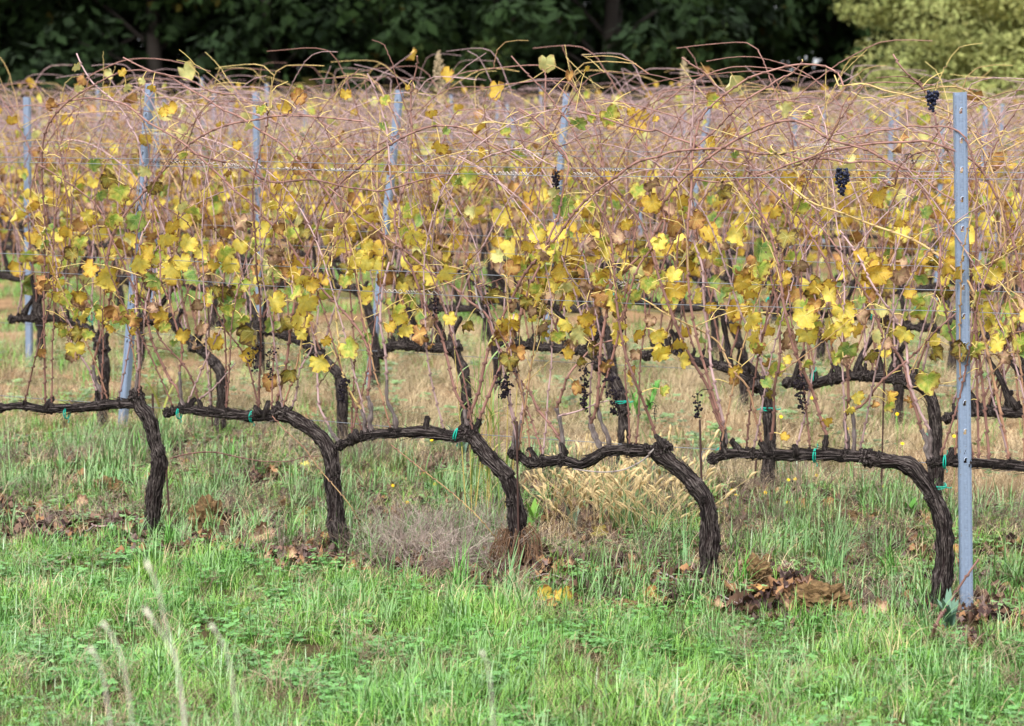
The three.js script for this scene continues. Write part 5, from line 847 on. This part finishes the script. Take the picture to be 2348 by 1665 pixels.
scatter('dry_grass', strawGeo, STRAW, 'tall matted beige dry grass behind the second row', 'grass', 7600, 7, (r) => { const [x, z] = inView(r, 10.6, 18); const d2 = rowDepth(1, x, z); if (d2 < -0.35) return null; const w = clamp(0.75 + 0.6 * n2(x * 0.8, z * 0.8 + 9) + (x > -0.9 ? 0.35 : -0.45), 0.08, 1); return r() < w ? [x, z, rr(r, 0.5, 1.0) * (0.9 + 0.5 * n2(x * 2.2, z * 2.2 + 70))] : null; }, (r, x, z) => tint(strawColor(r), 1 + 0.35 * n2(x * 3 + 11, z * 3)));
scatter('dry_grass', strawLow, STRAW, 'thin dry grass mixed into the green between the rows', 'grass', 800, 8, (r) => { const [x, z] = inView(r, 8, 13); const e = edge(x, z); if (e < 0 || rowDepth(1, x, z) > 0.4) return null; return r() < clamp(0.5 + 0.5 * n2(x * 1.9, z * 1.9 + 30), 0.1, 1) * (e < 0.5 ? 0.3 : 1) ? [x, z, rr(r, 0.6, 1.2)] : null; }, strawColor);
scatter('dry_grass', strawLow, STRAW, 'few straw blades in the near green strip', 'grass', 420, 9, front1, strawColor);
scatter('green_grass', grassGeos[1], GREEN, 'soft green grass patches in the lanes farther back', 'grass', 2900, 10, (r) => { const [x, z] = inView(r, 11.5, 26); const d2 = rowDepth(1, x, z); if (d2 < 0) return null; return r() < clamp(0.2 + 0.9 * n2(x * 0.7 + 31, z * 0.5) + (x < -1 ? 0.35 : 0) - (x > -0.9 && d2 < 2.2 ? 0.35 : 0), 0.03, 1) ? [x, z, rr(r, 0.9, 1.5)] : null; }, grassColor);
scatter('clover', cloverGeo(26, 8), GREEN, 'green weed patches in the dry grass behind the second row', 'clover', 550, 27, (r) => { const [x, z] = inView(r, 10.8, 17); if (rowDepth(1, x, z) < -0.2) return null; return n2(x * 1.2 + 90, z * 1.2) > 0.25 ? [x, z, rr(r, 0.9, 1.9), 0.04] : null; }, (r) => tint([0.17, 0.28, 0.08], rr(r, 0.6, 1.3)));
scatter('dead_weed', twigGeo(33, 6, 0.34), TWIG, 'upright thin dead stems in the dry grass behind the second row', 'weeds', 420, 28, (r) => { const [x, z] = inView(r, 10.8, 16); if (rowDepth(1, x, z) < -0.1) return null; return n2(x * 1.1 + 120, z * 1.1) > 0 ? [x, z, rr(r, 0.6, 1.2)] : null; }, (r) => tint(mixc([0.08, 0.055, 0.04], [0.3, 0.23, 0.15], r()), rr(r, 0.7, 1.2)));
scatter('dead_weed', twigGeo(13, 7, 0.22), TWIG, 'fine dead weed stems around the vine feet', 'weeds', 900, 12, (r) => { const [x, z] = inView(r, 8.2, 12.5); if (edge(x, z) < 0 || rowDepth(1, x, z) > 0.5) return null; return n2(x * 1.3 + 80, z * 1.3) > 0.0 || Math.abs(rowDepth(1, x, z)) < 0.35 ? [x, z, rr(r, 0.5, 1.2)] : null; }, (r) => tint(mixc([0.09, 0.06, 0.045], [0.27, 0.21, 0.165], r()), rr(r, 0.7, 1.2)));
scatter('dead_weed', twigGeo(43, 6, 0.16), TWIG, 'scattered dead stems and twigs in the near grass strip', 'weeds', 330, 44, (r) => { const [x, z] = inView(r, 5.6, 9.6); if (edge(x, z) > 0) return null; const [px] = [x / -z]; return n2(x * 1.5 + 140, z * 1.5) > 0.25 || (px < -0.1 && -z < 7.2) ? [x, z, rr(r, 0.5, 1.1)] : null; }, (r) => tint(mixc([0.1, 0.065, 0.045], [0.38, 0.3, 0.2], r()), rr(r, 0.7, 1.2)));
// the grey mound of dead weeds before the middle front vine
scatter('dead_weed_mound', twigGeo(14, 10, 0.3), TWIG, 'grey brown mound of dead weed stems beside the brown tussock', 'weeds', 130, 13, (r) => { const p = onGround(...spot(8, rr(r, 60, 960), rr(r, 620, 960))); return [p.x, p.z, rr(r, 0.5, 1.0)]; }, (r) => tint(mixc([0.13, 0.09, 0.075], [0.4, 0.33, 0.28], r()), rr(r, 0.8, 1.2)));
// foxtails behind the sagging arm
{
  const r = makeRng(15), l = []; for (let i = 0; i < 5; i++) { const a = rr(r, -0.9, 0.9), h = rr(r, 0.2, 0.36), top = V(Math.sin(a) * h, Math.cos(a) * h, rr(r, -0.1, 0.1)), m = top.clone().multiplyScalar(0.5).add(V(0, 0.03, 0)); l.push(tube(smooth([V(0, -0.01, 0), m, top], 0.05), () => 0.001, 3)); const tip = top.clone().add(V(Math.sin(a) * 0.06, 0.035, 0)); l.push(tube(smooth([top, top.clone().lerp(tip, 0.5).add(V(0, 0.006, 0)), tip], 0.008), (t) => 0.0058 * Math.sin(Math.PI * clamp(t, 0.06, 0.97)) + 0.0006 * ((t * 50 | 0) % 2), 6)); }
  scatter('foxtail_grass', join(l), STRAW, 'ripe straw coloured foxtail heads behind the sagging front arm', 'grass', 85, 16, (q) => { const p = onGround(...spot(8, rr(q, 1300, 2400), rr(q, 380, 720))); return [p.x, p.z, rr(q, 0.7, 1.15)]; }, (q) => tint([0.62, 0.47, 0.24], rr(q, 0.8, 1.15)));
}
// leaf litter
scatter('leaf_litter', LEAF_CURLED[0].clone().rotateX(-1.3), thin([1, 1, 1], 0.1, { roughness: 0.85, specularIntensity: 0.15 }), 'dark brown leaf litter under the vines', 'litter', 5200, 17, (r) => { const [x, z] = inView(r, 7.6, 12.5); const e = edge(x, z); if (e < -0.12 || rowDepth(1, x, z) > 0.5) return null; return r() < (Math.abs(e - 0.3) < 0.4 ? 0.45 + 0.55 * (n2(x * 4, z * 4) > -0.1) : 0.3) ? [x, z, rr(r, 0.022, 0.052), 0.012] : null; }, (r) => tint(pick(r, [[0.09, 0.052, 0.034], [0.17, 0.1, 0.075], [0.05, 0.03, 0.027], [0.24, 0.13, 0.065], [0.14, 0.095, 0.085]]), rr(r, 0.7, 1.3)));
// fallen leaves one can pick out
[[7, 1800, 185, 90, 0, 'yellow fallen leaf right of the lying reddish cane'], [7, 470, 925, 70, 4, 'orange fallen leaf in the near grass'], [7, 300, 790, 50, 4, 'small orange leaf in the grass before the upright trunk'], [8, 1310, 1130, 130, 3, 'golden fallen leaf at the grass edge, left of a pair'], [8, 1430, 1150, 140, 3, 'golden fallen leaf at the grass edge, beside the brown tussock'], [8, 1350, 1190, 90, 4, 'orange fallen leaf just below the golden pair'], [8, 2110, 1150, 150, 4, 'orange brown fallen leaf before the knotted trunk'], [9, 20, 1160, 150, 4, 'orange brown fallen leaf at the foot of the knotted trunk'], [7, 1470, 690, 160, 5, 'large dry curled leaf on the soil between the first trunks'], [7, 1400, 730, 130, 5, 'dry pinkish leaf lying half under the large curled one'], [7, 1490, 830, 110, 5, 'dry grey brown leaf near the second trunk foot'], [7, 1690, 820, 100, 5, 'dry brown leaf just left of the second trunk foot'], [7, 1940, 690, 80, 4, 'rusty leaf against the second trunk foot'], [7, 1800, 510, 90, 4, 'brown leaf left of the second trunk'], [8, 1460, 910, 120, 5, 'pinkish dry leaf right of the brown tussock'], [8, 1690, 680, 130, 6, 'dark brown leaf behind the tussock'], [8, 860, 710, 120, 5, 'dark dry leaf left of the brown tussock'], [9, 880, 480, 130, 5, 'pale brown dry leaf hanging on grass behind the clods'], [9, 1110, 465, 120, 4, 'orange leaf under the level arm'], [9, 1300, 450, 90, 4, 'rust coloured leaf under the level arm'], [9, 840, 855, 70, 4, 'reddish leaf piece above the ochre clod'], [9, 800, 1130, 100, 4, 'orange brown leaf left of the largest clod'], [9, 1000, 1200, 120, 5, 'dry brown leaf in front of the largest clod'], [9, 500, 1200, 110, 5, 'pale dry leaf at the knotted trunk foot'], [8, 160, 250, 80, 5, 'pale brown leaf in the weeds behind the middle vine'], [9, 1700, 1240, 130, 5, 'dark dry leaf below the arching trunk'], [9, 2240, 780, 90, 4, 'rusty leaf beside the end post foot'], [7, 120, 440, 110, 5, 'pinkish dry leaf left of the upright trunk'], [7, 1050, 240, 70, 5, 'pale leaf under the lying reddish cane'], [7, 480, 630, 100, 5, 'greyish dry leaf at the foot of the upright trunk']].forEach(([reg, x, y, s, cls, label], i) => {
  const p = onGround(...spot(reg, x, y), 0.03), m = meshThing('fallen_leaf', pick(rng, i % 3 ? LEAF_CURLED : LEAF_FLAT), LEAVES[cls], label, 'leaf', 'fallen vine leaves'); m.position.copy(p); m.scale.setScalar(s / ZOOM * -p.z / FOCAL / 1.35); m.rotation.set(-0.75 + rr(rng, -0.4, 0.4), rr(rng, -0.6, 0.6), rng() * 6, 'YXZ');
});
// single grass tufts one can pick out
[[9, 215, 960, 26, 0.22, 'upright bright grass tuft left of the knotted trunk'], [9, 640, 1090, 20, 0.24, 'grass tuft between knotted trunk and ochre clod'], [9, 1155, 1380, 18, 0.14, 'small bright tuft below the largest clod'], [9, 1330, 980, 34, 0.26, 'large silvery grass tuft behind the largest clod'], [9, 1750, 1000, 26, 0.24, 'silvery grass tuft left of the arching trunk'], [8, 660, 1130, 22, 0.26, 'broad bladed tuft in front of the grey weed mound'], [8, 1040, 1130, 22, 0.25, 'broad bladed tuft in front of the brown tussock'], [7, 770, 800, 22, 0.2, 'grass tuft before the thin stake'], [7, 1660, 740, 26, 0.13, 'round low green tuft between the first two trunks'], [7, 350, 380, 26, 0.2, 'silvery grass tuft beside the ochre clod'], [7, 1230, 180, 30, 0.22, 'grass tuft under the lying reddish cane'], [7, 540, 160, 24, 0.24, 'tall grass tuft left of the upright trunk'], [9, 2050, 1420, 28, 0.24, 'long bending tuft at the foot of the arching trunk'], [7, 1720, 300, 20, 0.2, 'green tuft left of the second trunk']].forEach(([reg, x, y, n, h, label], i) => {
  const p = onGround(...spot(reg, x, y)), m = meshThing('grass_tuft', tuft(300 + i, n, h * 0.55, h * 1.15, 0.0075, 0.035, 1.9, 6), thin(i % 3 === 0 ? [0.2, 0.37, 0.15] : [0.14, 0.34, 0.06], 0.42, { roughness: 0.45 }), label, 'grass', 'single grass tufts'); m.position.copy(p);
});
// brown tussock round the foot of the middle vine
{ const p = onGround(...spot(8, 1080, 950)), r = makeRng(19), l = []; for (let i = 0; i < 130; i++) { const a = r() * TAU, q = rr(r, 0.02, 0.07), R = rr(r, 0.05, 0.11), h = rr(r, 0.09, 0.18); l.push(tube(smooth([V(Math.cos(a) * 0.03, h * 0.6, Math.sin(a) * 0.03), V(Math.cos(a) * (q + 0.02), h, Math.sin(a) * (q + 0.02)), V(Math.cos(a) * R, h * 0.75, Math.sin(a) * R), V(Math.cos(a + 0.3) * (R + 0.015), rr(r, 0.0, 0.05), Math.sin(a + 0.3) * (R + 0.015))], 0.03), () => 0.0017, 4, { color: () => tint([0.13, 0.075, 0.045], rr(r, 0.5, 1.6)) })); } const m = meshThing('brown_tussock', join(l), TENDRIL, 'drooping brown tussock of dead grass round the middle front trunk', 'tussock'); m.position.copy(p); }
// tall reeds behind the middle vine
{
  const o = thing('reed_clump', 'tall green and yellow reed stalks behind the middle front vine', 'reed', onRow(0, ...spot(8, 900, 330), 0.9)); o.position.y = groundY(o.position.x, o.position.z); const r = makeRng(21), A = thin([0.24, 0.36, 0.09], 0.3), B = thin([0.55, 0.44, 0.14], 0.3);
  for (let i = 0; i < 13; i++) { const h = rr(r, 0.55, 1.15), x = rr(r, -0.14, 0.14), lean = rr(r, -0.08, 0.08), l = [], pts = [V(x, -0.02, rr(r, -0.06, 0.06)), V(x + lean * 0.5, h * 0.5, 0), V(x + lean, h, 0)]; const st = part('stalk', tube(smooth(pts, 0.1), (t) => lerp(0.0034, 0.0014, t), 5), i % 2 ? A : B, o); for (let j = 0; j < 4; j++) { const t = rr(r, 0.15, 0.75), a = r() * TAU; blade(l, V(x + lean * t, h * t, 0), V(Math.cos(a), 0, Math.sin(a) * 0.5).normalize(), rr(r, 0.15, 0.34), 0.011, rr(r, 1.0, 2.4), 6, r); } for (const g of l) part('blade', g, i % 3 ? A : B, st); }
}
// leafy weeds
function herb(name, label, p, n, h, leafSize, color, seed, broad) {
  const r = makeRng(seed), o = thing(name, label, 'weed', p), mat = thin(color, 0.35, { roughness: 0.6 });
  for (let i = 0; i < n; i++) {
    const a = r() * TAU, d = V(Math.cos(a), 0, Math.sin(a)), top = d.clone().multiplyScalar(h * rr(r, 0.15, 0.5)).add(V(0, h * rr(r, 0.6, 1.1), 0)), l = [];
    if (broad) { blade(l, V(0, 0, 0), d, h * rr(r, 0.8, 1.2), leafSize * rr(r, 0.8, 1.2), rr(r, 0.5, 1.3), 6, r); part('leaf', l[0], mat, o); continue; }
    const st = part('stem', tube([V(0, -0.01, 0), top.clone().multiplyScalar(0.5).add(V(0, 0.02, 0)), top], () => 0.0018, 4), mat, o);
    for (let j = 0; j < 7; j++) { const b = r() * TAU, l2 = []; blade(l2, top.clone().multiplyScalar(rr(r, 0.3, 1)), V(Math.cos(b), 0, Math.sin(b)), leafSize * rr(r, 0.8, 1.5), leafSize * 0.3, rr(r, 0.6, 1.6), 4, r); part('leaf', l2[0], mat, st); }
  }
}
herb('leafy_weed', 'bright green leafy weed beside the tied second-row trunk', onGround(...spot(6, -100, 1290)), 7, 0.3, 0.07, [0.12, 0.33, 0.06], 31);
herb('leafy_weed', 'bright green weed leaves rising behind the arching trunk', onGround(...spot(9, 1900, 560)), 5, 0.12, 0.06, [0.1, 0.26, 0.04], 32, true);
herb('broad_leaf_weed', 'pale grey green broad leaved weed behind the middle trunk', onGround(...spot(8, 1500, 620)), 5, 0.15, 0.06, [0.3, 0.42, 0.28], 33, true);
herb('broad_leaf_weed', 'flat bright green dock leaves beside the middle trunk', onGround(...spot(8, 1210, 620)), 5, 0.13, 0.055, [0.2, 0.38, 0.06], 34, true);
herb('broad_leaf_weed', 'bluish long leaved plant behind the middle vine bend', onGround(...spot(8, 690, 180)), 9, 0.27, 0.022, [0.22, 0.36, 0.26], 35, true);
herb('thistle_weed', 'silvery blue thistle rosette at the near end post corner', onGround(...spot(9, 2190, 1420)), 12, 0.17, 0.05, [0.13, 0.23, 0.16], 36, true);
herb('broad_leaf_weed', 'pale weed with pointed leaves left of the upright trunk', onGround(...spot(7, 330, 700)), 6, 0.07, 0.03, [0.2, 0.38, 0.2], 37, true);
herb('leafy_weed', 'yellow green upright weed leaves behind the first knotted arm', onGround(...spot(4, 720, 1220)), 4, 0.32, 0.022, [0.42, 0.46, 0.08], 38, true);
// yellow flowers
[[9, 1000, 245], [9, 1050, 258], [9, 1212, 235], [9, 828, 355], [9, 995, 430], [9, 612, 395], [9, 578, 350], [9, 1715, 298], [6, 1435, 1245], [6, 1810, 1135], [6, 1850, 1355], [6, 2235, 1300], [6, 945, 1155], [8, 270, 430], [8, 480, 295], [8, 405, 185], [8, 165, 305], [5, 455, 1330], [5, 410, 1555], [6, 1175, 1015]].forEach(([reg, x, y], i) => {
  const low = reg >= 8, p = low ? onGround(...spot(reg, x, y), 0.07) : onRow(1, ...spot(reg, x, y), -0.25), o = thing('yellow_flower', 'small yellow daisy flower among the weeds', 'flower', V(p.x, groundY(p.x, p.z), p.z), 'small yellow flowers'), h = p.y - o.position.y, l = [];
  part('stem', tube([V(0, -0.01, 0), V(0.006, h * 0.5, 0), V(0, h, 0)], () => 0.0012, 4), std([0.16, 0.24, 0.06]), o);
  for (let k = 0; k < 9; k++) l.push(new THREE.CircleGeometry(0.0045, 5).scale(1, 0.4, 1).translate(0.0062, 0, 0).rotateZ(k / 9 * TAU)); l.push(new THREE.CircleGeometry(0.0032, 8).translate(0, 0, 0.002));
  const f = part('bloom', join(l), std([0.75, 0.5, 0.01], 0.6, { side: THREE.DoubleSide }), o); f.position.y = h; f.rotation.x = -0.8 + (i % 5) * 0.15;
});
// pale out-of-focus stalks close to the camera
const stalk = (list, h, label, seed, r0) => { const r = makeRng(seed), p = []; list.forEach(([x, y, d]) => { const q = ray(x, y), t = d / -q.z; p.push(V(q.x * t, EYE + q.y * t, q.z * t)); }); p[0].y = groundY(p[0].x, p[0].z) - 0.03;
  const o = thing('dry_stalk', label, 'stalk', p[0].clone(), 'pale stalks in the near grass'), L = p.map((q) => q.clone().sub(p[0])); part('stem', tube(smooth(L, 0.02), (t) => lerp(r0, r0 * 0.6, t), 6), std([0.6, 0.55, 0.47], 0.9), o); const a = L[L.length - 1], b = L[L.length - 2]; part('seed_head', tube(smooth([a.clone().lerp(b, 0.35), a.clone().lerp(b, 0.15), a, a.clone().addScaledVector(a.clone().sub(b), 0.12)], 0.01), (t) => r0 * (0.6 + 1.5 * Math.sin(Math.PI * clamp(t, 0.05, 0.95))) * 1.0, 6), std([0.66, 0.6, 0.5], 1), o); };
for (const [pts, label] of [
  [[[460, 1900], [406, 1530], [372, 1455], [335, 1400]], 'pale blurred stalk with a white tip, centre of the near cluster'], [[[480, 1900], [404, 1512], [378, 1430], [362, 1350], [337, 1292]], 'tallest pale blurred stalk of the near cluster'],
  [[[380, 1900], [280, 1512], [257, 1460], [237, 1430]], 'pale blurred stalk leftmost of the near cluster'], [[[620, 1900], [524, 1512], [503, 1462], [485, 1435]], 'pale blurred stalk rightmost of the near cluster'],
  [[[330, 1900], [228, 1520], [208, 1488]], 'short blurred stalk at the picture edge of the near cluster'], [[[1160, 1900], [1117, 1520], [1105, 1496]], 'short pale stalk alone in the near grass']]) stalk(pts.map(([x, y]) => [x, y, 3.5]), 0, label, 1, 0.0017);
// seed plumes standing over the far vines
for (const [x, y0, y1, d, label] of [[1005, 150, 252, 21, 'feathery pale seed plume standing above the far vines before the dark wood'], [1568, 165, 262, 24, 'thin grey seed plume above the fifth-row leaning post']]) {
  const top = ray(x, y0 - 30), b = ray(x + 8, y1), T = d / -top.z, B = d / -b.z, P = V(top.x * T, EYE + top.y * T, top.z * T), Q = V(b.x * B, EYE + b.y * B, b.z * B), o = thing('seed_plume', label, 'weed', V(Q.x, groundY(Q.x, Q.z), Q.z)), L = (p) => p.clone().sub(o.position), r = makeRng(x), l = [];
  part('stem', tube(smooth([V(0, -0.02, 0), L(Q).multiplyScalar(0.5), L(Q), L(P)], 0.1), (t) => lerp(0.007, 0.003, t), 5), std([0.42, 0.34, 0.22]), o);
  for (let i = 0; i < 260; i++) { const t = r(), c = L(P).lerp(L(Q), t), w = 0.06 * Math.sin(Math.PI * clamp(t * 0.9 + 0.08, 0, 1)), g = new THREE.IcosahedronGeometry(rr(r, 0.005, 0.011), 0); c.add(V(rr(r, -w, w), rr(r, -0.02, 0.02), rr(r, -w, w))); g.translate(c.x, c.y, c.z); l.push(g); }
  const m = part('seed_head', join(l), std([0.4, 0.32, 0.2], 1), o); m.userData.kind = 'stuff';
}

renderer.render(scene, camera);
